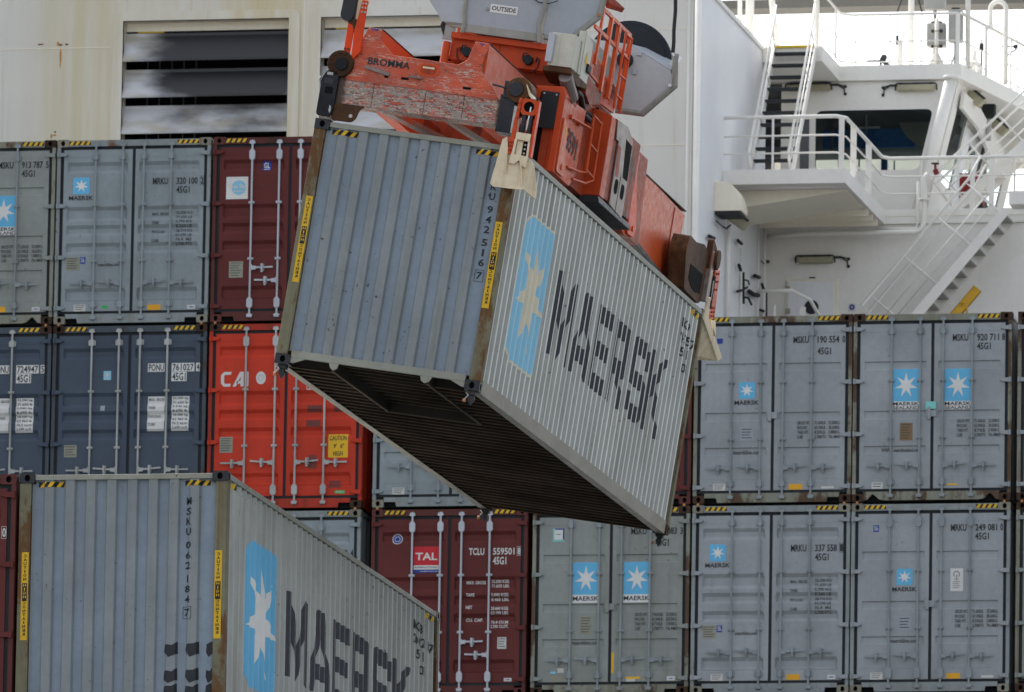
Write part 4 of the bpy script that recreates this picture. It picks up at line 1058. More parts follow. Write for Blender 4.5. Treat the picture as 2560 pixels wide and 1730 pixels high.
b = SB(); b.tube([(2.33, -0.04, 3.53), (2.33, 0.28, 3.53)], 0.15, 'rust_hub', 22); b.tube([(2.30, -0.07, 3.53), (2.30, -0.041, 3.53)], 0.09, 'oily_steel', 16); b.box(2.15, 2.24, -0.02, 0.2, 3.42, 3.62, 'oily_steel'); b.box(2.12, 2.30, 0.0, 0.30, 3.02, 3.46, 'oily_steel'); b.tube([(2.0, 0.01, 3.56), (2.12, -0.03, 3.54), (2.18, -0.04, 3.53)], 0.014, 'black_casting', 6); b.build('flipper_hub')
b = SB(); b.plate([(2.42, -0.06, 3.60), (2.47, -0.06, 3.52), (2.52, -0.06, 3.44), (2.52, -0.06, 3.41), (2.46, -0.06, 3.48), (2.41, -0.06, 3.60)], (0, 0.3, 0), 'cream_steel'); b.build('hub_cover')
# lowered flipper, near right corner
b = SB(); y0 = -0.12
n = 20; o_ = [(2.405, 3.235), (2.585, 3.235), (2.595, 3.42), (2.415, 3.43)]
ci = circ(2.5, 3.335, 0.062, n)
ro = []
for k in range(n):
    a_ = 2 * math.pi * k / n; cx, cz = math.cos(a_), math.sin(a_); q = min(0.09 / max(abs(cx), 1e-6), 0.095 / max(abs(cz), 1e-6)); ro.append((2.5 + q * cx, 3.333 + q * cz))
for yy in (y0, y0 + 0.025):
    b.add([(p[0], yy, p[1]) for p in ro + ci], [(k, (k + 1) % n, n + (k + 1) % n, n + k) for k in range(n)], 'orange_paint')
b.add([(p[0], y0, p[1]) for p in ro] + [(p[0], y0 + 0.025, p[1]) for p in ro], [(k, (k + 1) % n, n + (k + 1) % n, n + k) for k in range(n)], 'orange_paint')
b.add([(p[0], y0, p[1]) for p in ci] + [(p[0], y0 + 0.025, p[1]) for p in ci], [(k, (k + 1) % n, n + (k + 1) % n, n + k) for k in range(n)], 'orange_dark')
b.box(2.40, 2.60, y0 + 0.05, y0 + 0.2, 3.22, 3.44, 'dark_void')
b.prism([(2.375, 3.42), (2.41, 3.43), (2.40, 3.23), (2.40, 2.76), (2.335, 2.76), (2.355, 3.2)], 'y', y0 - 0.01, y0 + 0.10, 'orange_paint')
b.prism([(2.59, 3.42), (2.615, 3.42), (2.615, 2.75), (2.59, 2.75)], 'y', y0 - 0.01, y0 + 0.12, 'orange_red')
arm = b.build('guide_arm')
b = SB(); b.tube([(2.455, y0 + 0.04, 3.24), (2.455, y0 + 0.04, 3.02)], 0.036, 'oily_steel', 12); b.tube([(2.54, y0 + 0.04, 3.30), (2.54, y0 + 0.04, 3.02)], 0.03, 'oily_steel', 12); b.tube([(2.52, y0 + 0.02, 3.34), (2.51, y0 + 0.02, 3.06)], 0.012, 'chrome', 8); b.tube([(2.43, y0 + 0.02, 3.2), (2.44, y0 + 0.02, 3.05)], 0.008, 'chrome', 8); b.build('hydraulic_cylinder', arm, 0.003, True)
b = SB(); y1 = y0 - 0.02
b.prism([(2.41, 3.025), (2.585, 3.02), (2.58, 2.93), (2.405, 2.94)], 'y', y1, y1 + 0.05, 'cream_steel'); b.prism([(2.40, 2.94), (2.43, 2.94), (2.42, 2.76), (2.39, 2.76)], 'y', y1, y1 + 0.05, 'cream_steel'); b.prism([(2.56, 2.93), (2.585, 2.93), (2.59, 2.75), (2.565, 2.75)], 'y', y1, y1 + 0.05, 'cream_steel')
b.box(2.43, 2.50, y1 + 0.03, y1 + 0.06, 2.76, 2.93, 'cream_steel'); b.box(2.50, 2.56, y1 + 0.045, y1 + 0.06, 2.75, 2.93, 'dark_void')
for zz in (2.89, 2.84, 2.79): b.tube([(2.53, y1 + 0.045, zz), (2.53, y1 + 0.02, zz)], 0.014, 'galvanised', 8)
b.prism([(2.385, 2.765), (2.595, 2.755), (2.585, 2.62), (2.53, 2.64), (2.495, 2.70), (2.44, 2.645), (2.375, 2.655)], 'y', y1 - 0.012, y1 + 0.02, 'cream_steel')
b.plate([(2.245, y1 + 0.06, 2.93), (2.30, y1 + 0.03, 2.96), (2.34, y1 + 0.03, 2.80), (2.40, y1 + 0.02, 2.70), (2.57, y1 + 0.03, 2.65), (2.60, y1 + 0.0, 2.40), (2.585, y1 - 0.02, 2.36), (2.24, y1 - 0.02, 2.355), (2.20, y1 - 0.01, 2.39)], (0, 0.022, 0), 'cream_steel')
b.plate([(2.575, y1 + 0.03, 2.65), (2.605, y1 + 0.02, 2.74), (2.635, y1 + 0.10, 2.70), (2.70, y1 + 0.18, 2.42), (2.71, y1 + 0.16, 2.295), (2.585, y1 - 0.02, 2.37)], (0.02, 0.006, 0), 'cream_steel')
b.plate([(2.33, y1 + 0.03, 2.80), (2.335, y1 - 0.03, 2.75), (2.365, y1 - 0.03, 2.52), (2.35, y1 + 0.0, 2.53)], (0.012, 0, 0), 'cream_steel')
b.plate([(2.50, y1 - 0.01, 2.70), (2.53, y1 - 0.05, 2.64), (2.585, y1 - 0.04, 2.40), (2.56, y1 - 0.01, 2.42)], (0.012, 0, 0), 'cream_steel')
b.build('guide_blade', arm, 0.005)
b = SB()
for zz in (2.90, 2.855, 2.81):
    for xx in (2.355, 2.378): b.tube([(xx, y0 - 0.01, zz), (xx, y0 - 0.024, zz)], 0.011, 'orange_dark', 8)
for zz in (3.36, 3.28, 3.19): b.tube([(2.385, y0 - 0.01, zz), (2.385, y0 - 0.022, zz)], 0.012, 'orange_dark', 8)
b.build('bolt', arm, 0)
# telescopic beams
for x0, x1, ya, yb, m_ in ((0.44, 0.60, 0.056, 3.3, 'orange_paint'), (1.72, 1.88, 0.056, 3.2, 'orange_paint')):
    b = SB(); b.box(x0, x1, ya, yb, 3.2, 4.025, m_); b.box(x0 + 0.02, x1 + 0.02, yb - 0.4, yb + 3, 3.05, 3.5, 'orange_dark'); b.box(x0 - 0.01, x1 + 0.012, ya, yb, 4.026, 4.034, 'black_casting'); b.build('telescopic_beam')
b = SB(); b.plate([(0.60, 0.30, 3.12), (0.75, 0.30, 3.12), (1.5, 2.4, 3.0), (1.35, 2.4, 3.0)], (0, 0, 0.06), 'wear_steel'); b.plate([(1.42, 0.34, 3.10), (1.50, 0.34, 3.10), (1.85, 1.6, 3.0), (1.75, 1.6, 3.0)], (0, 0, 0.06), 'wear_steel'); b.build('brace')
b = SB()
b.prism([(8.1, 3.16), (10.55, 3.02), (11.45, 3.10), (11.62, 3.35), (11.72, 4.0), (8.5, 4.06), (8.1, 3.6)], 'x', 1.90, 2.08, 'orange_bright')
b.prism([(8.3, 3.14), (11.3, 2.98), (11.35, 3.02), (8.35, 3.20)], 'x', 2.0, 2.16, 'black_casting')
b.box(1.89, 2.092, 8.5, 11.72, 4.04, 4.056, 'black_casting', Matrix.Translation((0, 0, 0)))
b.box(2.081, 2.088, 11.0, 11.03, 3.2, 3.98, 'orange_dark')
b.build('telescopic_beam')
b = SB(); b.prism([(8.1, 3.16), (10.55, 3.02), (11.45, 3.10), (11.62, 3.35), (11.72, 4.0), (8.5, 4.06), (8.1, 3.6)], 'x', 0.30, 0.48, 'orange_bright'); b.build('telescopic_beam')
# far end beam with its sooty oily corner and flippers
b = SB(); b.box(0.2, 2.30, 11.85, 12.19, 3.08, 3.62, 'orange_dark'); b.prism([(0.2, 3.62), (2.30, 3.62), (2.2, 3.70), (1.9, 3.66), (0.2, 3.70)], 'y', 11.9, 12.1, 'orange_dark'); b.build('end_beam')
b = SB(); b.prism(rounded([(10.85, 2.95), (11.9, 2.93), (12.0, 3.0), (12.02, 3.60), (11.7, 3.66), (11.15, 3.60), (10.7, 3.62), (10.6, 3.4)], 0.05), 'x', 2.18, 2.40, 'rust_hub'); b.prism([(11.0, 3.30), (11.85, 3.30), (11.85, 3.05), (11.5, 3.02), (11.2, 3.05), (11.0, 3.12)], 'x', 2.401, 2.406, 'dark_void'); b.build('twistlock_housing')
b = SB(); b.prism(rounded([(12.02, 2.98), (12.20, 3.0), (12.20, 3.52), (12.1, 3.66), (12.02, 3.62)], 0.03), 'x', 2.22, 2.46, 'wear_steel'); b.build('wear_plate')
b = SB(); b.prism(rounded([(12.0, 3.40), (12.55, 3.40), (12.62, 3.52), (12.5, 3.60), (12.3, 3.72), (12.02, 3.80)], 0.05), 'x', 2.36, 2.44, 'rust_hub'); b.tube([(2.28, 12.24, 3.56), (2.5, 12.24, 3.56)], 0.13, 'rust_hub', 18); b.build('flipper_hub')
b = SB(); b.prism([(12.36, 3.44), (12.66, 3.50), (12.78, 2.88), (12.44, 2.83)], 'x', 2.42, 2.455, 'orange_paint'); arm = b.build('guide_arm')
b = SB()
for yy, zz in ((12.44, 3.41), (12.56, 3.43), (12.46, 3.31), (12.58, 3.33), (12.47, 3.21), (12.60, 3.23), (12.50, 2.98), (12.64, 3.0), (12.51, 2.93), (12.66, 2.95), (12.53, 2.88), (12.68, 2.90)): b.tube([(2.456, yy, zz), (2.468, yy, zz)], 0.016, 'orange_dark', 8)
b.build('bolt', arm, 0)
b = SB(); b.tube([(2.44, 12.32, 3.36), (2.44, 12.36, 2.95)], 0.04, 'oily_steel', 10); b.tube([(2.46, 12.30, 3.30), (2.46, 12.33, 3.05)], 0.012, 'chrome', 6); b.build('hydraulic_cylinder', arm, 0)
b = SB(); b.plate([(2.44, 12.16, 3.05), (2.44, 12.36, 3.10), (2.44, 12.36, 2.84), (2.52, 13.25, 2.46), (2.50, 13.10, 2.40), (2.42, 12.13, 2.78)], (0.025, 0, 0), 'cream_steel'); b.plate([(2.42, 12.13, 2.78), (2.50, 13.10, 2.40), (2.30, 12.75, 2.33), (2.22, 12.22, 2.34), (2.22, 12.2, 2.75)], (0, 0.02, 0), 'cream_steel'); b.plate([(2.46, 12.50, 2.83), (2.46, 12.76, 2.86), (2.50, 12.72, 2.66)], (0.02, 0, 0), 'cream_steel'); b.build('guide_blade', arm, 0.003)
# main frame: cross beam with capped ports
b = SB(); b.box(0.62, 1.82, 3.55, 3.9, 4.33, 4.63, 'orange_paint'); b.box(0.62, 1.82, 3.47, 3.9, 4.575, 4.645, 'orange_paint'); b.box(1.215, 1.222, 3.545, 3.551, 4.33, 4.575, 'orange_dark')
b.prism([(0.5, 4.33), (1.95, 4.33), (2.15, 4.18), (2.2, 3.10), (0.3, 3.10), (0.3, 4.0)], 'y', 3.75, 8.6, 'orange_dark')
b.build('main_frame')
b = SB()
for xx in (0.84, 1.59):
    b.tube([(xx, 3.55, 4.43), (xx, 3.44, 4.43)], 0.058, 'rubber', 16); b.tube([(xx - 0.07, 3.5, 4.44), (xx - 0.05, 3.42, 4.49), (xx + 0.0, 3.42, 4.50)], 0.008, 'rubber', 6)
    s_ = -1 if xx < 1.2 else 1
    b.tube([(xx + 0.09 * s_, 3.53, 4.42), (xx + 0.10 * s_, 3.52, 4.48), (xx + 0.13 * s_, 3.52, 4.46), (xx + 0.12 * s_, 3.53, 4.36), (xx + 0.06 * s_, 3.53, 4.30)], 0.007, 'black_casting', 5)
b.build('port_cap', bevel=0.003)
for xx in (0.58, 1.90):
    b = SB(); b.tube([(xx, 3.5, 4.52), (xx, 3.5, 4.25)], 0.05, 'orange_paint', 16); b.tube([(xx, 3.5, 4.521), (xx, 3.5, 4.523)], 0.04, 'orange_dark', 16); b.build('socket_tube', bevel=0.002)
b = SB(); b.box(0.48, 0.63, 3.6, 3.62, 4.56, 4.76, 'galvanised'); b.box(0.50, 0.60, 3.55, 3.6, 4.75, 4.77, 'galvanised'); b.prism([(0.44, 4.72), (0.47, 4.80), (0.50, 4.79), (0.50, 4.6)], 'y', 3.58, 3.64, 'dark_metal'); b.box(0.63, 0.74, 3.7, 3.75, 4.6, 4.75, 'orange_bright'); b.build('bracket')
# near side box with the black opening and the 3591 plate
b = SB(); b.prism([(2.94, 3.98), (4.18, 4.02), (4.18, 3.22), (3.9, 3.05), (2.94, 3.06)], 'x', 2.12, 2.24, 'orange_paint'); b.prism([(2.94, 4.0), (3.3, 4.0), (3.3, 3.06), (2.94, 3.06)], 'x', 2.02, 2.119, 'orange_dark'); b.prism([(1.86, 4.05), (2.20, 4.08), (2.24, 3.98), (2.24, 3.06), (2.16, 3.06), (2.16, 4.0), (1.94, 3.98), (1.92, 3.06), (1.84, 3.06)], 'y', 2.90, 2.95, 'orange_paint'); b.prism([(1.86, 4.06), (2.2, 4.09), (2.24, 4.0), (2.24, 3.94), (1.86, 3.94)], 'y', 2.951, 3.6, 'orange_paint'); b.build('side_box')
b = SB(); b.box(1.96, 2.165, 2.885, 2.899, 3.56, 4.0, 'rubber'); b.box(1.93, 2.16, 2.96, 2.97, 3.06, 3.6, 'dark_void'); b.build('rubber_flap', bevel=0.003)
b = SB()
for xx in (1.99, 2.14): b.tube([(xx, 2.884, 3.97), (xx, 2.874, 3.97)], 0.012, 'galvanised', 8)
b.tube([(1.87, 2.85, 3.88), (1.95, 2.85, 3.86)], 0.04, 'black_casting', 10); b.build('bolt', bevel=0)
b = SB(); b.prism(rounded([(2.97, 3.72), (3.05, 3.74), (3.5, 3.14), (3.40, 3.08), (2.98, 3.08)], 0.06), 'x', 2.241, 2.262, 'orange_bright'); b.prism([(3.08, 3.74), (3.30, 3.60), (3.24, 3.44), (3.1, 3.70)], 'x', 2.241, 2.246, 'mark_yellow'); b.tube([(2.262, 3.22, 3.17), (2.272, 3.22, 3.17)], 0.035, 'orange_paint', 14); b.build('gusset')
mk = Marks(); mk.text('3591', 3.36, 3.98, 3.42, 3.68, 'mark_black'); mk.build('lettering', sp, lambda u, z, l: (2.243 + l - 1.219, u - 6.1, z - 2.9 - (u - 3.36) * 0.08))
b = SB()
b.tube([(2.34, 4.20, 4.0), (2.34, 4.26, 3.30), (2.30, 4.1, 3.27), (2.25, 3.6, 3.24)], 0.016, 'orange_bright', 8); b.tube([(2.34, 4.68, 4.0), (2.34, 4.72, 3.28), (2.30, 4.5, 3.20), (2.25, 4.0, 3.16)], 0.016, 'orange_bright', 8)
for z_ in (3.98, 3.64, 3.33): b.tube([(2.34, 4.23, z_), (2.34, 4.70, z_ - 0.02)], 0.013, 'orange_bright', 8)
for ya in (3.35, 3.8): b.tube([(2.24, ya, 3.80), (2.33, ya + 0.87 if ya < 3.5 else ya + 0.42, 3.82)], 0.014, 'orange_bright', 8); b.tube([(2.24, ya, 3.80), (2.27, ya, 3.80)], 0.03, 'orange_paint', 8)
b.build('step_ladder', bevel=0)
# middle box: tall orange housing with the scraped steel slide face
b = SB(); b.prism([(1.88, 4.12), (1.98, 4.16), (2.06, 4.26), (2.12, 4.20), (2.40, 4.12), (2.40, 3.14), (1.88, 3.10)], 'y', 4.95, 5.25, 'orange_paint')
b.prism([(1.89, 4.12), (2.14, 4.18), (2.39, 4.10), (2.39, 3.16), (1.89, 3.12)], 'y', 5.251, 6.9, 'orange_dark'); b.build('side_box')
b = SB(); b.prism([(1.84, 3.09), (2.40, 3.13), (2.42, 3.05), (1.86, 3.0)], 'y', 4.9, 6.95, 'black_casting'); b.tube([(2.1, 5.4, 4.16), (2.1, 5.4, 4.26)], 0.028, 'dark_void', 10); b.build('base_plate')
b = SB(); b.prism([(5.15, 4.12), (5.25, 4.12), (5.35, 3.9), (5.5, 3.9), (5.55, 3.14), (6.35, 3.10), (6.4, 3.14), (6.35, 3.9), (6.3, 4.05), (5.9, 4.15)], 'x', 2.395, 2.412, 'wear_steel'); b.build('wear_plate')
b = SB(); b.prism([(5.9, 4.0), (6.3, 3.98), (6.35, 3.55), (6.05, 3.55)], 'x', 2.4121, 2.4135, 'dark_void'); b.prism([(5.5, 3.86), (5.7, 3.86), (5.78, 3.5), (5.6, 3.5)], 'x', 2.4121, 2.4135, 'orange_dark')
for ya in (5.65, 6.05): b.prism(rounded([(ya, 3.30), (ya + 0.22, 3.30), (ya + 0.22, 3.48), (ya, 3.48)], 0.08), 'x', 2.4121, 2.4135, 'dark_void')
b.box(2.4121, 2.414, 5.93, 5.95, 3.12, 3.55, 'dark_void'); b.build('slot_plate', bevel=0)
b = SB(); b.prism(rounded([(6.75, 3.95), (7.1, 4.12), (7.3, 4.05), (7.45, 3.7), (7.75, 3.2), (7.7, 3.05), (7.2, 3.02), (6.8, 3.1)], 0.06), 'x', 2.20, 2.30, 'orange_bright'); b.prism(rounded([(7.0, 3.9), (7.15, 3.9), (7.72, 3.2), (7.66, 3.06), (7.25, 3.05)], 0.04), 'x', 2.301, 2.33, 'orange_red'); b.tube([(2.33, 7.5, 3.15), (2.345, 7.5, 3.15)], 0.035, 'orange_bright', 14); b.tube([(2.33, 7.05, 3.10), (2.34, 7.05, 3.10)], 0.025, 'orange_bright', 14); b.tube([(2.31, 6.95, 4.05), (2.31, 7.35, 3.15)], 0.018, 'orange_bright', 8); b.build('side_arm')
b = SB(); b.prism(rounded([(6.9, 3.62), (7.5, 3.62), (7.6, 3.7), (7.6, 4.08), (7.2, 4.14), (6.95, 4.1)], 0.05), 'x', 2.10, 2.26, 'orange_paint'); b.build('motor_cover')
# electric cabinet, hoses, small gear between the boxes
b = SB(); b.box(1.95, 2.24, 2.95, 3.45, 4.32, 4.72, 'cabinet_white', Matrix.Translation((0, 0, 0))); b.box(2.241, 2.262, 3.30, 3.36, 4.31, 4.84, 'cabinet_white'); b.box(2.241, 2.262, 3.42, 3.46, 4.31, 4.86, 'cabinet_white'); b.prism([(3.46, 4.86), (3.95, 4.80), (3.95, 4.30), (3.46, 4.28)], 'x', 2.16, 2.245, 'cabinet_white'); b.box(1.92, 2.0, 2.9, 2.94, 4.35, 4.7, 'light_steel'); b.build('electric_cabinet')
mk = Marks(); mk.poly([(3.60, 4.52), (3.78, 4.48), (3.68, 4.66)], 'mark_yellow'); mk.build('warning_triangle', sp, lambda u, z, l: (2.246 + l - 1.219, u - 6.1, z - 2.9))
b = SB(); b.box(2.246, 2.275, 3.74, 3.92, 4.42, 4.52, 'dark_metal'); b.prism([(2.95, 4.31), (3.95, 4.30), (3.95, 4.24), (3.4, 4.18), (2.95, 4.25)], 'x', 1.9, 2.25, 'rust_hub'); b.build('cabinet_base')
b = SB(); b.tube([(2.18, 3.0, 4.22), (2.22, 3.35, 4.02)], 0.085, 'wear_steel', 14); b.build('cylinder')
b = SB(); b.tube([(2.15, 3.5, 3.95), (2.2, 3.7, 4.16), (2.2, 3.95, 4.16), (2.18, 4.4, 4.0), (2.2, 4.7, 3.98)], 0.03, 'black_casting', 8); b.tube([(2.1, 3.6, 3.98), (2.15, 3.9, 4.2), (2.15, 4.3, 4.05), (2.18, 4.8, 4.06)], 0.025, 'rubber', 8); b.tube([(2.2, 3.4, 3.98), (2.22, 3.55, 4.12), (2.22, 3.6, 4.0)], 0.028, 'rubber', 8); b.build('hose', bevel=0)
# caged ladder and guard
b = SB()
ga = [(4.24, 5.27), (6.0, 5.28)]
for yy, w_ in ((4.25, 0.03), (4.78, 0.045), (5.25, 0.04), (5.36, 0.02), (5.72, 0.02), (5.98, 0.035)):
    t_ = (yy - 4.25) / 1.75
    b.box(2.235 - w_ / 2, 2.235 + w_ / 2, yy - w_, yy + w_, 4.36 if yy > 4.5 else 4.6, 5.27, 'orange_bright')
for zz in (5.25, 4.98): b.box(2.22, 2.25, 3.9 if zz < 5 else 4.24, 6.0, zz, zz + 0.045, 'orange_bright')
b.prism([(4.0, 4.74), (4.9, 4.66), (4.9, 4.42), (4.1, 4.46)], 'x', 2.20, 2.225, 'orange_paint')
for k in range(7): b.prism([(4.30 + 0.08 * k, 4.70 - 0.01 * k), (4.34 + 0.08 * k, 4.70 - 0.01 * k), (4.30 + 0.08 * k, 4.48), (4.26 + 0.08 * k, 4.48)], 'x', 2.2251, 2.228, 'orange_dark')
b.prism([(4.8, 4.62), (5.95, 4.60), (5.95, 4.3), (4.8, 4.26)], 'x', 2.16, 2.2, 'orange_paint'); b.prism([(3.98, 4.40), (4.9, 4.36), (4.9, 4.22), (4.3, 4.12), (3.98, 4.2)], 'x', 1.9, 2.24, 'orange_dark')
b.build('guard_rail')
b = SB()
for yy in (5.42, 5.80): b.tube([(2.30, yy, 5.22), (2.30, yy, 4.28)], 0.016, 'orange_bright', 8)
for zz in (5.20, 4.95, 4.70, 4.45): b.tube([(2.30, 5.42, zz), (2.30, 5.80, zz)], 0.013, 'orange_bright', 8)
b.build('ladder', bevel=0)
mk = Marks(); mk.text('3591', 5.50, 5.78, 4.42, 4.60, 'mark_black'); mk.build('lettering', sp, lambda u, z, l: (2.2 + l - 1.219, u - 6.1, z - 2.9))
b = SB(); b.plate([(2.18, 4.35, 5.45), (2.18, 4.9, 5.4), (2.3, 5.0, 5.38), (2.2, 4.5, 5.33)], (0.03, 0, 0.06), 'orange_dark'); b.build('flag_bracket')

# headblock: faceted grey housing above the spreader
hb = thing('headblock', 'grey faceted headblock housing marked OUTSIDE above the spreader', 'headblock', M=MF @ Matrix.Translation((1.219, 6.1, 4.64)))
class HB(MB):
    def build(s, name, parent=None, bevel=0.008, smooth=False):
        s.v = [(p[0] - 1.219, p[1] - 6.1, p[2] - 4.64) for p in s.v]
        return MB.build(s, name, parent or hb, bevel, smooth)
b = HB(); b.prism([(0.755, 4.655), (1.685, 4.655), (1.69, 4.76), (1.71, 6.2), (0.71, 6.2), (0.765, 4.76)], 'y', 3.42, 3.50, 'headblock_grey'); b.prism([(0.757, 4.655), (1.685, 4.655), (1.69, 4.75), (0.765, 4.75)], 'y', 3.415, 3.4195, 'headblock_edge'); b.build('front_panel')
b = HB(); b.plate([(0.75, 3.44, 4.75), (0.70, 3.44, 6.2), (-0.4, 3.75, 6.2), (0.26, 3.62, 4.995), (0.47, 3.56, 4.765)], (0, 0.04, 0), 'headblock_grey'); b.plate([(0.47, 3.58, 4.765), (0.75, 3.46, 4.75), (0.73, 3.50, 4.70), (0.50, 3.62, 4.735)], (0, 0.05, 0), 'headblock_edge'); b.build('wing_panel')
b = HB(); b.plate([(1.72, 3.44, 4.75), (1.73, 3.44, 6.2), (2.9, 3.62, 6.2), (2.36, 3.55, 5.30), (2.33, 3.55, 5.07), (2.02, 3.50, 4.745)], (0, 0.04, 0), 'headblock_grey'); b.build('wing_panel')
b = HB()
for pts in ([(0.70, 3.40, 6.2), (0.745, 3.405, 4.9), (0.775, 3.41, 4.72), (0.76, 3.41, 4.64)], [(1.715, 3.40, 6.2), (1.70, 3.405, 5.05), (1.67, 3.41, 4.85), (1.71, 3.41, 4.64)]): b.tube(pts, 0.028, 'headblock_edge', 8)
for a0, a1 in (((1.74, 3.47, 4.725), (2.03, 3.50, 4.725)), ((2.03, 3.50, 4.725), (2.35, 3.53, 5.06)), ((2.35, 3.53, 5.06), (2.38, 3.53, 5.35))): b.tube([a0, a1], 0.035, 'headblock_edge', 6)
b.tube([(2.35, 3.49, 5.08), (2.35, 3.47, 5.08)], 0.024, 'copper_knob', 10)
b.build('edge_flange', bevel=0)
b = HB(); b.box(0.9, 1.6, 3.51, 8.6, 4.66, 5.3, 'headblock_edge'); b.box(0.75, 0.9, 3.6, 3.7, 4.6, 4.7, 'orange_bright'); b.build('cross_beam')
mk = Marks(); mk.rect(1.05, 1.385, 4.93, 5.03, 'mark_white'); mk.text('OUTSIDE', 1.07, 1.365, 4.955, 5.01, 'mark_black')
mk.build('sign', hb, lambda u, z, l: (u - 1.219, 3.419 - l - 6.1, z - 4.64 - (u - 1.05) * 0.0))
b = HB(); b.tube([(1.02, 3.418, 4.96), (1.02, 3.40, 4.96)], 0.02, 'headblock_edge', 8); b.tube([(1.5, 3.415, 5.19), (1.62, 3.40, 5.12), (1.75, 3.40, 5.12), (1.85, 3.415, 5.17)], 0.006, 'dark_metal', 5); b.build('fastener', bevel=0)
# far sheave housing
b = HB(); b.prism([(1.28, 5.54), (1.72, 5.54), (2.30, 5.28), (2.36, 5.10), (2.02, 4.72), (1.70, 4.72), (1.2, 4.9)], 'y', 8.35, 8.42, 'sheave_grey'); b.plate([(1.72, 8.40, 5.545), (2.33, 8.75, 5.52), (2.33, 8.40, 5.33), (2.30, 8.345, 5.285)], (0, 0.02, 0.01), 'headblock_grey'); b.build('sheave_housing')
b = HB(); b.tube([(2.33, 8.35, 5.46), (2.385, 8.35, 5.10), (2.04, 8.35, 4.70), (1.70, 8.35, 4.70)], 0.038, 'headblock_edge', 8); b.tube([(2.33, 8.33, 5.09), (2.33, 8.30, 5.09)], 0.024, 'chrome', 10); b.box(2.31, 2.36, 8.36, 8.42, 5.26, 5.5, 'headblock_edge'); b.build('edge_flange', bevel=0)
b = HB(); b.tube([(1.72, 8.55, 5.33), (1.72, 8.68, 5.33)], 0.54, 'sheave_black', 48); b.tube([(1.72, 8.53, 5.33), (1.72, 8.549, 5.33)], 0.47, 'rubber', 48); b.build('sheave', bevel=0.01)
b = HB(); b.tube([(1.72, 8.345, 5.33), (1.72, 8.27, 5.33)], 0.10, 'rubber', 24)
for xx, zz in ((1.88, 5.44), (1.86, 5.20), (1.56, 5.46), (1.54, 5.22)): b.box(xx - 0.03, xx + 0.03, 8.33, 8.349, zz - 0.03, zz + 0.03, 'light_steel')
b.build('axle_cap', bevel=0.004)
b = MB(); p0 = MF @ Vector((2.235, 8.62, 5.55)); p1 = Vector((p0.x + 0.25, p0.y + 0.3, p0.z + 8.0))
n = 60; b.tube([p0.lerp(p1, k / n) + Vector((0.004 * math.sin(k * 2.1), 0, 0)) for k in range(n + 1)], 0.024, 'dark_metal', 8)
tag(b.build('hoist_rope'), 'black steel hoist rope rising from the far sheave past the picture top', 'rope')

# ------------------------------------------------------------------ ship
def strip(b, pts, th, mat):
    pass
cs = thing('funnel_casing', 'tall cream white funnel casing with sooty louvres behind the containers', 'ship casing', (-10, 14, ZO))
class CB(MB):
    off = Vector((-10, 14, ZO))
    def build(s, name, parent=None, bevel=0.0, smooth=False):
        o = MB.build(s, name, parent or cs, bevel, smooth)
        o.location = -s.off if parent is None else (0, 0, 0)
        return o
YC = 14.0
def X_(px, py=200, Y=YC): return at(px, py, Y).x
def Z_(px, py, Y=YC): return at(px, py, Y).z
oL, oR = X_(305), X_(720)
o2L = X_(800); o2R = o2L + (oR - oL)
oT = Z_(510, 49); oB = oT - 2.62
XC = -4.962
zt = 11.0 + ZO; z_b = 1.0 + ZO
b = CB()
def wall(x0, x1, z0, z1): b.box(x0, x1, YC, YC + 0.08, z0, z1, 'casing_paint')
wall(-26, oL, z_b, zt); wall(oL, oR, oT, zt); wall(oL, oR, z_b, oB); wall(oR, o2L, z_b, zt); wall(o2L, o2R, oT, zt); wall(o2L, o2R, z_b, oB); wall(o2R, XC - 0.12, z_b, zt)
b.build('wall')
b = CB(); b.tube([(XC - 0.06, YC + 0.05, z_b), (XC - 0.06, YC + 0.05, zt)], 0.062, 'ship_white', 16); b.box(XC - 0.23, XC - 0.17, YC - 0.012, YC - 0.001, z_b, zt, 'casing_paint'); b.build('corner_moulding', smooth=True)
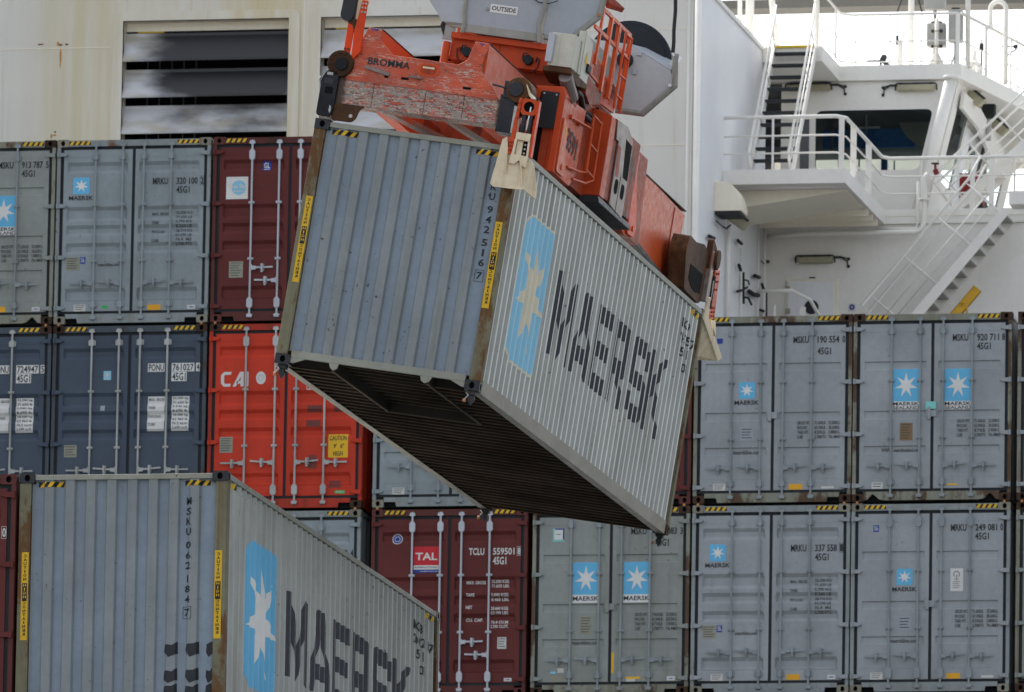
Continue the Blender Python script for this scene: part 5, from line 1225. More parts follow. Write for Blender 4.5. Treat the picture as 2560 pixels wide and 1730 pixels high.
# weld seams of the plating
b = CB()
for py, x0, x1 in ((111, -26, oL - 0.2), (92, o2R + 0.3, XC - 0.14), (381, o2R - 2.5, XC - 0.14)):
    z = Z_(700, py); b.box(x0, x1, YC - 0.006, YC - 0.0005, z, z + 0.012, 'ship_cream_bounce')
b.box(X_(757), X_(757) + 0.012, YC - 0.006, YC - 0.0005, Z_(757, 330), Z_(757, 0) , 'ship_cream_bounce')
b.build('weld_seam')
for l_, r_ in ((oL, oR), (o2L, o2R)):
    b = CB(); ro_ = rounded([(l_ - 0.19, oB - 0.3), (r_ + 0.19, oB - 0.3), (r_ + 0.19, oT + 0.145), (l_ - 0.19, oT + 0.145)], 0.16, 6)
    # ring: outer rounded outline, inner rectangle
    inner = [(l_, oB), (r_, oB), (r_, oT), (l_, oT)]
    def near_in(p): return (min(max(p[0], l_), r_), min(max(p[1], oB), oT))
    n = len(ro_); ins = [near_in(p) for p in ro_]
    for yy in (YC - 0.02,): b.add([(p[0], yy, p[1]) for p in ro_ + ins], [(k, (k + 1) % n, n + (k + 1) % n, n + k) for k in range(n)], 'casing_paint')
    b.add([(p[0], YC - 0.02, p[1]) for p in ro_] + [(p[0], YC + 0.01, p[1]) for p in ro_], [(k, (k + 1) % n, n + (k + 1) % n, n + k) for k in range(n)], 'casing_paint')
    b.add([(p[0], YC - 0.02, p[1]) for p in inner] + [(p[0], YC + 0.3, p[1]) for p in inner], [(k, (k + 1) % 4, 4 + (k + 1) % 4, 4 + k) for k in range(4)], 'casing_paint')
    fr = b.build('louvre_frame')
    zz = oT
    for k in range(4):
        z1 = oT - 0.235 - 0.62 * k; z0 = z1 - 0.46
        b = CB()
        prof = [(YC + 0.20, z1 + 0.055), (YC + 0.235, z1 + 0.055), (YC + 0.235, z1), (YC + 0.02, z0 + 0.045), (YC + 0.02, z0), (YC - 0.005, z0), (YC - 0.005, z0 + 0.04), (YC + 0.20, z1)]
        b.prism(prof, 'x', l_ + 0.004, r_ - 0.004, 'sooty_blade'); b.build('louvre_blade', bevel=0.004)
    b = CB(); b.box(l_ + 0.01, r_ - 0.01, YC + 0.235, YC + 0.30, oT - 0.14, oT - 0.002, 'ship_cream_bounce'); b.box(l_ + 0.2, l_ + 0.65, YC + 0.24, YC + 0.31, oT - 0.165, oT - 0.141, 'yellow_paint'); b.build('louvre_head')
    b = CB(); b.box(l_ - 0.1, r_ + 0.1, YC + 1.2, YC + 1.3, oB - 0.3, oT + 0.3, 'dark_void')
    b.box(l_ - 0.12, l_ - 0.02, YC + 0.1, YC + 1.2, oB - 0.3, oT + 0.3, 'dark_void'); b.box(r_ + 0.02, r_ + 0.12, YC + 0.1, YC + 1.2, oB - 0.3, oT + 0.3, 'dark_void'); b.box(l_ - 0.02, r_ + 0.02, YC + 0.31, YC + 1.2, oT + 0.02, oT + 0.1, 'dark_void')
    for xx in (l_ + 1.72, l_ + 2.16): b.box(xx, xx + 0.28, YC + 0.8, YC + 1.0, oT - 0.90, oT - 0.72, 'interior_grey')
    b.box(l_ + 1.55, l_ + 2.45, YC + 0.8, YC + 1.0, oT - 1.56, oT - 1.36, 'interior_grey')
    for k in range(5): b.tube([(l_ + 0.3 + 0.21 * k, YC + 0.6, oB), (l_ + 0.3 + 0.21 * k, YC + 0.6, oT)], 0.012, 'interior_dark', 6)
    b.build('duct')
# rust spots that weep down the plating
b = CB()
paint('rust_run', (0.40, 0.21, 0.05), rough=0.8, var=0.4)
paint('rust_dark', (0.09, 0.045, 0.02), rough=0.8, var=0.5)
for px, py, w_, h_, m_ in ((101, 111, 20, 5, 'rust_dark'), (145, 109, 7, 14, 'rust_run'), (152, 112, 14, 5, 'rust_dark'), (166, 111, 12, 5, 'rust_dark'), (151, 145, 5, 62, 'rust_run'), (138, 330, 5, 5, 'dark_metal'), (136, 338, 12, 5, 'rust_run'), (128, 340, 6, 14, 'rust_run')):
    c0 = at(px, py, YC - 0.003); s_ = 1 / 148
    pts = [(c0.x + w_ * s_ / 2 * math.cos(k) * random.uniform(0.6, 1.1), c0.z + h_ * s_ / 2 * math.sin(k) * random.uniform(0.7, 1.1)) for k in [2 * math.pi * j / 9 for j in range(9)]]
    b.prism(pts, 'y', YC - 0.004, YC - 0.001, m_)
b.build('rust_stain')
# side wall of the casing that recedes beside the bridge
b = CB(); b.box(XC - 0.1, XC, YC + 0.06, 20.45, z_b, 10.87 + ZO, 'ship_white_cool'); b.box(XC - 0.1, XC + 0.03, YC + 0.1, 20.0, 10.80 + ZO, 10.874 + ZO, 'ship_white'); b.build('side_wall')
b = CB(); b.box(-26, XC - 0.1, YC + 0.1, 20.4, 10.9 + ZO, 10.98 + ZO, 'ship_white'); b.box(-26, -25.9, YC, 21, z_b, zt, 'ship_white'); b.build('top_plate')
# hooded vent on the side wall
pv = [at(1783, 456, 15.5), at(1853, 526, 15.5)]
b = CB(); zt_, zb_ = pv[0].z, pv[1].z; xr = pv[1].x
prof = [(XC, zt_ + 0.02)] + [(XC + 0.12 + (xr - XC - 0.12) * math.sin(k * math.pi / 16), zb_ + 0.05 + (zt_ - zb_ - 0.03) * math.cos(k * math.pi / 16)) for k in range(9)] + [(xr, zb_), (XC, zb_)]
b.prism(prof, 'y', 15.5, 16.1, 'ship_cream_bounce'); b.box(XC + 0.02, xr - 0.03, 15.52, 16.08, zb_ - 0.05, zb_ - 0.001, 'dark_metal'); b.build('vent_hood', bevel=0.006)
# pipes and hose gear on the side wall
b = CB()
for Y, r_, dx, zt2 in ((16.6, 0.035, 0.06, 7.78), (19.6, 0.02, 0.05, 7.7), (20.1, 0.03, 0.07, 7.7), (18.0, 0.015, 0.04, 7.0)):
    b.tube([(XC + dx, Y, 5 + ZO), (XC + dx, Y, zt2 + ZO)], r_, 'ship_white', 8)
b.build('pipe', smooth=True)
b = CB()
def gx(x, y): return at(1700 + x / 5.4047, 520 + y / 5.4047, 17.5)
for pts, r_ in (([(660, 860), (660, 1290)], 0.02), ([(660, 960), (710, 970), (720, 1020)], 0.015), ([(590, 1130), (640, 1110), (700, 1060)], 0.022), ([(720, 1110), (770, 1150), (820, 1150)], 0.04), ([(670, 1200), (710, 1200), (745, 1290)], 0.02), ([(840, 1350), (880, 1360), (905, 1460)], 0.025), ([(960, 1200), (970, 1290)], 0.015), ([(975, 1345), (960, 1400), (985, 1470)], 0.04), ([(910, 1080), (908, 1470)], 0.014), ([(600, 440), (640, 480)], 0.03), ([(900, 675), (940, 675)], 0.03), ([(850, 680), (905, 730)], 0.01), ([(300, 440), (350, 460)], 0.035), ([(370, 220), (440, 285)], 0.012), ([(780, 890), (830, 905)], 0.035), ([(860, 990), (880, 1070)], 0.025), ([(610, 770), (630, 840)], 0.03), ([(1250, 900), (1300, 915)], 0.035)):
    q = [gx(*p) for p in pts]; q = [Vector((XC + 0.07 if True else p.x, 14 + (p.x - XC) * 0 + (17.5 - 14) + (p.x - gx(600, 900).x) * 7.2, p.z + (p.x - gx(600, 900).x) * 1.05)) for p in q]
    b.tube(q, r_, 'dark_metal', 6)
b.build('valve_gear', smooth=True)

# bridge house
bh = thing('bridge_house', 'white bridge superstructure with a broad dark wheelhouse window', 'bridge house', (-3, 22, 8 + ZO))
class BB(CB):
    off = Vector((-3, 22, 8 + ZO))
    def build(s, name, parent=None, bevel=0.0, smooth=False):
        o = MB.build(s, name, parent or bh, bevel, smooth)
        o.location = -s.off if parent is None else (0, 0, 0)
        return o
Y1, Y2, YW, YF = 16.3, 20.45, 22.0, 29.0
p1t, p1b, p2t, p2b = 8.06 + ZO, 7.81 + ZO, 10.87 + ZO, 10.60 + ZO
b = BB(); b.prism([(XC + 0.002, Y1), (-2.87, Y1), (-2.87, Y2), (4, Y2), (4, 31), (-9, 31), (-9, 20.5), (XC + 0.002, 20.5)], 'z', p1b, p1t, 'ship_white'); b.box(-2.84, 4, Y2 - 0.012, Y2 - 0.001, p1b + 0.13, p1b + 0.14, 'ship_cream_bounce'); b.build('lower_deck', bevel=0.01)
b = BB(); b.prism([(XC + 0.002, 20.02), (-3.92, 20.02), (-3.92, 21.92), (-1.79, 21.92), (-0.1, 30.3), (-0.1, 31), (-9, 31), (-9, 20.5), (XC + 0.002, 20.5)], 'z', p2b, p2t, 'ship_white'); b.build('upper_deck', bevel=0.01)
# tapered girder under the lower deck
g0, g1 = at(1859, 515, 16.9), at(2014, 476, 16.9)
b = BB(); b.prism([(XC + 0.003, p1b - 0.002), (-2.95, p1b - 0.002), (-2.95, p1b - 0.03), (XC + 0.003, g0.z - 0.06)], 'y', 16.9, 18.6, 'ship_cream_bounce'); b.build('girder', bevel=0.006)
b = BB()
for yy in (18.9, 19.4, 19.9): b.box(XC + 0.003, -2.9, yy, yy + 0.03, p1b - 0.12, p1b - 0.001, 'ship_cream_bounce')
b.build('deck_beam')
# lower wall with the port-holed door
b = BB(); b.box(XC - 0.1, 4.2, 20.5, 20.6, 1 + ZO, p1b - 0.001, 'ship_white'); b.build('lower_wall')
dl, dr = at(1966.5, 700, 20.5), at(2096, 700, 20.5); dt = at(2030, 699, 20.5).z
b = BB(); b.box(dl.x, dr.x, 20.455, 20.499, dt - 2.0, dt, 'ship_cream_bounce'); b.box(dl.x + 0.035, dr.x - 0.06, 20.43, 20.454, dt - 1.97, dt - 0.035, 'ship_white_cool'); door = b.build('door', bevel=0.008)
pc = at(2029, 768, 20.43)
b = BB(); b.tube([(pc.x, 20.429, pc.z), (pc.x, 20.41, pc.z)], 0.122, 'dark_metal', 28); o = b.build('porthole'); o.parent = door
for py in (722, 778):
    h_ = at(1968, py, 20.43); b = BB(); b.box(h_.x - 0.03, h_.x + 0.05, 20.40, 20.43, h_.z - 0.04, h_.z + 0.04, 'lamp_housing'); o = b.build('hinge'); o.parent = door
for o in door.children: o.location = (0, 0, 0)
q = at(2130, 768, 20.49)
b = BB(); b.box(q.x - 0.06, q.x + 0.06, 20.49, 20.498, q.z - 0.07, q.z + 0.07, 'mark_white'); b.tube([(q.x, 20.489, q.z), (q.x, 20.486, q.z)], 0.05, 'mark_navy', 18); b.tube([(q.x, 20.4855, q.z), (q.x, 20.484, q.z)], 0.018, 'mark_paper', 12); b.build('safety_sign')
q = at(2031, 694, 20.49); b = BB(); b.box(q.x - 0.05, q.x + 0.05, 20.47, 20.499, q.z - 0.008, q.z + 0.008, 'dark_metal'); b.build('door_plate')
# pipes under the decks
b = BB()
q0, q1 = at(1840, 470, 16.6), at(2093, 470, 16.6)
b.tube([(XC, 16.6, q0.z), (q1.x - 0.06, 16.6, q0.z - 0.0), (q1.x, 16.6, q0.z + 0.04), (q1.x, 16.6, q0.z + 0.16)], 0.035, 'ship_white', 10)
z_ = at(2200, 582, 20.2).z; xe = at(2310, 582, 20.2).x
b.tube([(XC + 0.1, 20.2, z_ - 0.05), (-4.3, 20.2, z_), (xe - 0.15, 20.2, z_), (xe - 0.03, 20.2, z_ + 0.06), (xe + 0.0, 20.2, z_ + 0.2), (xe, 20.2, z_ + 0.95), (xe + 0.06, 20.2, z_ + 1.02)], 0.045, 'ship_white', 10)
b.tube([(-3.0, 20.3, z_ + 0.08), (xe - 0.15, 20.3, z_ + 0.08), (xe - 0.13, 20.3, z_ + 0.2), (xe - 0.13, 20.3, z_ + 0.9)], 0.025, 'ship_white', 8)
b.tube([(xe, 20.2, z_ + 0.55), (xe, 20.2, z_ + 0.58)], 0.09, 'ship_white', 12)
b.build('pipe', smooth=True)
b = BB(); vx = at(2338, 420, 20.2); b.tube([(vx.x, 20.2, vx.z - 0.05), (vx.x, 20.2, vx.z + 0.07)], 0.02, 'red_locker', 8); b.tube([(vx.x, 20.2, vx.z + 0.07), (vx.x, 20.2, vx.z + 0.085)], 0.07, 'dark_metal', 14); b.tube([(vx.x + 0.03, 20.2, vx.z - 0.11), (vx.x, 20.2, vx.z - 0.03)], 0.045, 'red_locker', 10); b.build('valve')
# wheelhouse aft wall with its wide window
wl_t, wr_t = at(1965, 268, YW), at(2333, 272, YW)
wr_b = at(2296, 424, YW); wl_b = at(1965, 424, YW)
zT, zB = wr_t.z, wr_b.z; xl = -4.35
win = rounded([(xl, zB), (wr_b.x, zB), (wr_t.x, zT), (xl, zT)], 0.13, 5)
edge_b, edge_t = -2.46, -1.86
outer = [(XC + 0.003, p1t + 0.001), (edge_b, p1t + 0.001), (edge_t, p2b - 0.001), (XC + 0.003, p2b - 0.001)]
b = BB()
def clampq(p):
    # project a point of the window outline outward onto the wall outline
    cx, cz = -3.3, (zT + zB) / 2; dx, dz = p[0] - cx, p[1] - cz; best = None
    for i in range(4):
        x0, z0 = outer[i]; x1, z1 = outer[(i + 1) % 4]; ex, ez = x1 - x0, z1 - z0
        den = dx * ez - dz * ex
        if abs(den) < 1e-9: continue
        t_ = ((x0 - cx) * ez - (z0 - cz) * ex) / den; u_ = ((x0 - cx) * dz - (z0 - cz) * dx) / den
        if t_ > 0 and -1e-6 <= u_ <= 1 + 1e-6 and (best is None or t_ < best): best = t_
    return (cx + dx * best, cz + dz * best)
n = len(win); ou = [clampq(p) for p in win]
b.add([(p[0], YW, p[1]) for p in win + ou], [(k, (k + 1) % n, n + (k + 1) % n, n + k) for k in range(n)], 'ship_white')
for i in range(4):                                           # corners the projection leaves out
    k0 = min(range(n), key=lambda k: (ou[k][0] - outer[i][0]) ** 2 + (ou[k][1] - outer[i][1]) ** 2)
    ks = sorted(range(n), key=lambda k: (ou[k][0] - outer[i][0]) ** 2 + (ou[k][1] - outer[i][1]) ** 2)[:6]
    for k in ks:
        k2 = (k + 1) % n
        if abs(ou[k][0] - ou[k2][0]) > 1e-4 and abs(ou[k][1] - ou[k2][1]) > 1e-4:
            b.add([(ou[k][0], YW, ou[k][1]), (ou[k2][0], YW, ou[k2][1]), (outer[i][0], YW, outer[i][1])], [(0, 1, 2)], 'ship_white')
b.add([(p[0], YW, p[1]) for p in win] + [(p[0], YW + 0.08, p[1]) for p in win], [(k, (k + 1) % n, n + (k + 1) % n, n + k) for k in range(n)], 'dark_metal')
def ex(z): return edge_b + (edge_t - edge_b) * (z - p1t) / (p2b - p1t)
b.prism([(XC + 0.01, p1t + 0.002), (ex(p1t) - 0.004, p1t + 0.002), (ex(zB) - 0.004, zB - 0.002), (XC + 0.01, zB - 0.002)], 'y', YW + 0.006, YW + 0.03, 'ship_white')
b.prism([(XC + 0.01, zT + 0.002), (ex(zT) - 0.004, zT + 0.002), (ex(p2b) - 0.004, p2b - 0.003), (XC + 0.01, p2b - 0.003)], 'y', YW + 0.006, YW + 0.03, 'ship_white')
b.prism([(wr_b.x + 0.004, zB), (ex(zB) - 0.004, zB), (ex(zT) - 0.004, zT), (wr_t.x + 0.004, zT)], 'y', YW + 0.006, YW + 0.03, 'ship_white')
b.prism([(XC + 0.01, zB), (xl - 0.004, zB), (xl - 0.004, zT), (XC + 0.01, zT)], 'y', YW + 0.006, YW + 0.03, 'ship_white')
b.build('aft_wall')
b = BB(); b.prism(win, 'y', YW + 0.06, YW + 0.07, 'window_glass'); b.build('window_glass')
b = BB(); b.box(-4.62, -4.46, YW - 0.01, YW - 0.001, zB - 0.2, zT - 0.15, 'interior_dark'); b.build('side_light')
b = BB(); b.tube([(edge_t - 0.06, YW - 0.35, p2b - 0.05), (edge_b - 0.06, YW - 0.35, p1t)], 0.11, 'ship_white', 18); b.tube([(edge_t - 0.05, YW - 0.35, p2b - 0.06), (edge_t - 0.05, YW - 0.35, p2b)], 0.15, 'ship_white', 18); b.build('raked_pillar', smooth=True)
# raked side wall: glass, door, frame, glass
def sidep(y_, t_): return Vector((edge_b + (edge_t - edge_b) * t_ + 0.02, y_, p1t + (p2b - p1t) * t_))
def spanel(b, ya, yb, t0, t1, mat, th=0.04): b.plate([sidep(ya, t0), sidep(yb, t0), sidep(yb, t1), sidep(ya, t1)], (-th, 0, 0), mat)
b = BB()
for ya, yb, t0, t1 in ((22.02, 22.5, 0, 1), (22.5, 23.6, 0, 0.34), (22.5, 23.6, 0.86, 1), (23.6, 23.75, 0, 1), (25.9, 26.2, 0, 1), (26.2, 28.3, 0, 0.34), (26.2, 28.3, 0.86, 1), (28.3, 29.0, 0, 1), (23.75, 25.9, 0.82, 1)): spanel(b, ya, yb, t0, t1, 'ship_white')
b.build('side_wall')
b = BB(); spanel(b, 22.5, 23.6, 0.34, 0.86, 'window_glass', 0.01); spanel(b, 26.2, 28.3, 0.34, 0.86, 'window_glass', 0.01); b.build('window_glass')
b = BB()
for t0, t1, ya, yb in ((0, 0.36, 23.8, 25.6), (0.72, 0.80, 23.8, 25.6), (0.36, 0.72, 23.8, 24.4), (0.36, 0.72, 25.1, 25.6)): spanel(b, ya, yb, t0, t1, 'ship_white_cool', 0.05)
dr_ = b.build('door'); b = BB(); spanel(b, 24.4, 25.1, 0.36, 0.72, 'window_glass', 0.01); o = b.build('pane'); o.parent = dr_; o.location = (0, 0, 0)
b = BB(); spanel(b, 25.62, 25.88, 0, 0.82, 'dark_metal', 0.06); b.build('door_jamb')
b = BB(); b.plate([sidep(22.3, 0.93) + Vector((0.05, 0, 0)), sidep(23.6, 0.93) + Vector((0.10, 0, 0)), sidep(26.3, 0.80) + Vector((0.22, 0, 0)), sidep(26.6, 0.62) + Vector((0.22, 0, 0)), sidep(24.0, 0.80) + Vector((0.12, 0, 0)), sidep(22.4, 0.83) + Vector((0.05, 0, 0))], (0.06, 0, 0), 'ship_white'); b.build('visor')
# forward wall with the sky showing through its windows
def fx(px): return at(px, 400, YF).x
zf_t = at(2150, 377, YF).z; zf_b = zf_t - 1.15
zw_t = at(2500, 370, YF).z; zw_b = at(2500, 522, YF).z
holes = [(fx(1935), fx(2204), zf_b, zf_t), (fx(2219), fx(2441), zf_b, zf_t), (fx(2466), fx(2640), zw_b, zw_t)]
b = BB(); xs = [-9.0]
for x0, x1, z0, z1 in holes:
    b.box(xs[-1], x0, YF, YF + 0.08, p1t, p2b, 'ship_white'); b.box(x0, x1, YF, YF + 0.08, z1, p2b, 'ship_white')
    if z0 > p1t + 0.02: b.box(x0, x1, YF, YF + 0.08, p1t, z0, 'ship_white')
    for cx, cz, sx, sz in ((x0, z1, 1, -1), (x1, z1, -1, -1), (x0, z0, 1, 1), (x1, z0, -1, 1)):
        r_ = 0.16; b.prism([(cx, cz)] + [(cx + sx * r_ * (1 - math.sin(k * math.pi / 10)), cz + sz * r_ * (1 - math.cos(k * math.pi / 10))) for k in range(6)], 'y', YF, YF + 0.08, 'ship_white')
    xs.append(x1)
b.box(xs[-1], 4, YF, YF + 0.08, p1t, p2b, 'ship_white'); b.build('forward_wall')
b = BB(); xm = [fx(2010), fx(2097), fx(2148), fx(2236), fx(2320)]
for q in xm: b.box(q - 0.012, q + 0.012, YF - 0.02, YF - 0.001, zf_b, zf_t, 'interior_dark')
b.build('mullion')
b = BB(); b.box(-8.9, -2.5, YW + 0.1, YF - 0.05, p2b - 0.12, p2b - 0.02, 'interior_dark'); b.box(-8.9, -2.6, YF - 0.06, YF - 0.03, zf_t + 0.02, p2b - 0.13, 'interior_dark'); b.box(fx(2204) + 0.0, fx(2219), YF - 0.06, YF - 0.03, zf_b, zf_t, 'interior_blue'); b.box(-8.95, -8.9, YW + 0.1, YF, p1t, p2b - 0.13, 'interior_dark'); b.build('ceiling')
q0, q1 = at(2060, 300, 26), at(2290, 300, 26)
b = BB(); b.box(q0.x, q1.x, 25.9, 26.0, at(2150, 372, 26).z, p2b - 0.13, 'interior_blue'); b.build('blue_reflection')  # blue panel with the reflection of a pane put into its colour
qd = at(2325, 290, 25.5); b = BB(); b.tube([(qd.x, 25.4, qd.z), (qd.x, 25.5, qd.z)], 0.55, 'interior_grey', 32); b.build('grey_disc')  # added plain grey disc, a round grey shape behind the window
b = BB()
q = at(2080, 325, 24.5); b.tube([(q.x, 24.5, q.z - 0.35), (q.x, 24.5, p2b - 0.13)], 0.03, 'interior_dark', 8)
q = at(2165, 320, 24.5); b.tube([(q.x, 24.5, q.z - 0.12), (q.x, 24.5, p2b - 0.13)], 0.02, 'interior_grey', 8); b.box(q.x - 0.12, q.x + 0.25, 24.45, 24.5, q.z - 0.01, q.z + 0.02, 'cabinet_grey')
b.build('ceiling_fitting')
# overhead beam on the upper deck
q0 = at(2100, 17, 27); q1 = at(2100, 1, 27)
b = BB(); b.box(-9, 3, 27.0, 27.6, q0.z, q0.z + 0.16, 'ship_beam'); b.build('overhead_beam')
b = BB(); b.box(-4.75, -4.07, 19.99, 20.018, p2t - 0.03, p2t + 0.012, 'yellow_paint'); b.build('step_edge')

# railings
def railing(label, pts, posts, h=0.9, mids=(0.58, 0.28), r=0.022, group='white railings on the bridge house', post_r=0.02):
    root = thing('railing', label, 'railing', pts[0], group)
    o0 = Vector(pts[0])
    def L(ps): return [Vector(p) - o0 for p in ps]
    b = MB(); b.tube(L([(p[0], p[1], p[2] + h) for p in pts]), r, 'ship_white', 8); b.build('top_rail', root, smooth=True)
    for m_ in mids:
        b = MB(); b.tube(L([(p[0], p[1], p[2] + m_) for p in pts]), r * 0.5, 'ship_white', 6); b.build('mid_rail', root, smooth=True)
    for p in posts:
        b = MB(); w_ = p[3] if len(p) > 3 else post_r; q = Vector(p[:3]) - o0
        if w_ > 0.03: b.box(q.x - w_, q.x + w_, q.y - 0.012, q.y + 0.012, q.z, q.z + h, 'ship_white')
        else: b.tube([q, q + Vector((0, 0, h))], w_, 'ship_white', 6)
        b.build('post', root)
    return root
yr = 16.34
railing('white railing round the corner of the lower platform, below the ladder', [(XC + 0.01, yr, p1t), (-3.05, yr, p1t), (-2.9, yr + 0.2, p1t), (-2.9, 20.3, p1t), (-2.78, Y2 + 0.05, p1t), (-0.2, Y2 + 0.05, p1t)], [(-4.12, yr, p1t, 0.02), (-2.95, yr + 0.02, p1t, 0.045), (-2.9, 17.3, p1t, 0.05), (-2.9, 18.9, p1t, 0.05), (-2.25, Y2 + 0.05, p1t, 0.015), (-1.60, Y2 + 0.05, p1t, 0.02), (-1.35, Y2 + 0.05, p1t, 0.04), (-1.02, Y2 + 0.05, p1t, 0.045), (-0.62, Y2 + 0.05, p1t, 0.02)], h=0.9, r=0.03)
railing('white railing along the upper deck edge under the grey cabinets', [(-3.9, 20.1, p2t), (-3.9, 21.8, p2t), (-3.75, 21.96, p2t), (-1.86, 21.96, p2t)], [(-3.88, 21.2, p2t, 0.02), (-3.66, 21.96, p2t, 0.012), (-3.05, 21.96, p2t, 0.012), (-2.5, 21.96, p2t, 0.012), (-1.86, 21.96, p2t, 0.035)], h=0.9, mids=(0.42, 0.06), r=0.022)
railing('white railing slanting along the right edge of the upper deck', [(-1.80, 22.0, p2t), (-1.2, 25.0, p2t), (-0.2, 29.9, p2t)], [(-1.55, 23.2, p2t, 0.03), (-1.30, 24.45, p2t, 0.02), (-1.1, 25.5, p2t, 0.03), (-0.8, 27.0, p2t, 0.02)], h=0.9, mids=(0.42, 0.12), r=0.03)
railing('white hooped handrail low beside the port-holed door', [(XC + 0.1, 19.2, 5.55 + ZO), (-4.25, 19.2, 5.55 + ZO), (-4.0, 19.6, 5.45 + ZO), (-3.75, 20.0, 4.95 + ZO)], [(-4.55, 19.2, 5.3 + ZO, 0.02), (-4.1, 19.45, 5.3 + ZO, 0.05), (-3.85, 19.9, 5.0 + ZO, 0.05)], h=0.92, mids=(0.45,), r=0.03)
b_ = None
railing('white railing along the far edge of the upper deck', [(-8.5, 29.5, p2t), (-0.3, 29.5, p2t)], [(-8 + 0.9 * k, 29.5, p2t, 0.02) for k in range(9)], h=0.95, mids=(0.6, 0.3), r=0.018)

# ladders
def stairs(label, A, B, w_, n, width_axis, group, tread_mat, rail=0.85, tilt=1):
    """flight from A (foot) to B (head); treads run along width_axis"""
    A, B = Vector(A), Vector(B); root = thing('stairway', label, 'stairs', A, group)
    d = B - A; wv = Vector(width_axis) * w_; u = d.normalized(); nrm = u.cross(Vector(width_axis)).normalized()
    if nrm.z < 0: nrm = -nrm
    for k in (0, 1):
        o_ = wv * k; b = MB(); h_ = nrm * 0.085
        b.plate([o_ - h_, o_ + h_, o_ + d + h_, o_ + d - h_], Vector(width_axis) * (0.03 if k else -0.03), 'ship_white'); b.build('stringer', root)
    for i in range(n):
        p = d * ((i + 0.5) / n); b = MB(); run = Vector((u.x, u.y, 0)).normalized() * 0.16
        b.plate([p - run * 0.7, p + run * 0.7, p + run * 0.7 + wv, p - run * 0.7 + wv], (0, 0, 0.028), tread_mat); b.build('tread', root)
    for k in (0, 1):
        o_ = wv * k; b = MB(); hh = nrm * rail
        b.tube([o_ + d * 0.02 + hh * 0.3, o_ + d * 0.04 + hh, o_ + d * 1.0 + hh, o_ + d * 1.12 + hh * 1.02 + Vector((0, 0, 0.12))], 0.02, 'ship_white', 8)
        b.tube([o_ + d * 0.05 + hh * 0.5, o_ + d * 1.0 + hh * 0.5], 0.012, 'ship_white', 6)
        for t_ in (0.12, 0.42, 0.72, 0.98): b.tube([o_ + d * t_, o_ + d * t_ + hh], 0.012, 'ship_white', 6)
        b.build('handrail', root, smooth=True)
    return root
stairs('steep white ladder with dark treads climbing to a yellow edged step', (-4.66, 17.3, p1t), (-4.72, 20.0, p2t - 0.05), 0.68, 11, (1, 0, 0), 'stairs on the bridge house', 'tread_dark', rail=0.45)
sb = at(2130 + 850 / 5.237, 500 + 1520 / 5.237, 19.6); st = at(2130 + 2010 / 5.237, 500 + 150 / 5.237, 19.6)
sb = sb + (sb - st) * 0.25
stairs('white inclined stairway against the lower white wall beside the rusty beam', (sb.x, 19.55, sb.z), (st.x, 19.55, st.z), 0.72, 12, (0, 1, 0), 'stairs on the bridge house', 'cabinet_grey', rail=0.85)
su = at(2395, 520, 20.6); sv = at(2545, 365, 20.6)
stairs('short white stair above the slanting stairway, rails crossing the sky opening', (su.x - 0.1, 20.7, p1t), (sv.x + 0.6, 20.7, p1t + 1.6), 0.6, 6, (0, 1, 0), 'stairs on the bridge house', 'ship_white', rail=0.7)
b = MB(); b.box(0, 0.3, 0, 0.5, 0, 0.24, 'ship_white'); q = at(2537, 500, 20.3); o = b.build('stair_landing', None, 0.01); o.location = (q.x, 19.6, q.z - 0.2); tag(o, 'small white landing block at the head of the stairs', 'landing')

# lamps
def tube_light(label, c, L, side=1):
    c = Vector(c); root = thing('wall_lamp', label, 'lamp', c, 'long bulkhead lamps')
    b = MB(); b.box(-L / 2, L / 2, -0.13, -0.02, -0.06, 0.06, 'lamp_housing'); b.build('diffuser', root, 0.03)
    b = MB(); b.tube([(-L / 2 - 0.03, -0.08, -0.05), (-L / 2 - 0.03, -0.1, 0.055), (-L / 2, -0.12, 0.07), (L / 2, -0.12, 0.07), (L / 2 + 0.03, -0.1, 0.05), (L / 2 + 0.03, -0.08, -0.05)], 0.014, 'dark_metal', 6)
    for q in (-0.4, 0, 0.4): b.box(q * L - 0.012, q * L + 0.012, -0.135, -0.02, 0.05, 0.085, 'dark_metal')
    b.build('guard', root)
    b = MB(); s_ = side * L / 2
    b.tube([(s_, -0.06, 0.05), (s_ + side * 0.12, -0.05, 0.06), (s_ + side * 0.26, -0.02, 0.02)], 0.012, 'dark_metal', 6); b.tube([(s_, -0.06, 0.04), (s_ + side * 0.14, -0.05, 0.04), (s_ + side * 0.24, -0.03, -0.02), (s_ + side * 0.25, -0.01, -0.11)], 0.012, 'dark_metal', 6)
    for dz in (0.02, -0.11): b.ball((s_ + side * 0.26, -0.02, dz), 0.03, 'dark_metal', 8)
    b.build('cable', root)
q = at(2045, 221, YW); tube_light('long wall lamp with a cable to its right, half behind the steep ladder', (q.x - 0.15, YW, q.z), 0.75, 1)
q = at(2292, 221, YW); tube_light('long wall lamp with a cable to its left, above the wheelhouse window', (q.x, YW, q.z), 0.66, -1)
q = at(2040, 652, 20.5); tube_light('long wall lamp above the port-holed door', (q.x, 20.5, q.z), 0.62, 1)
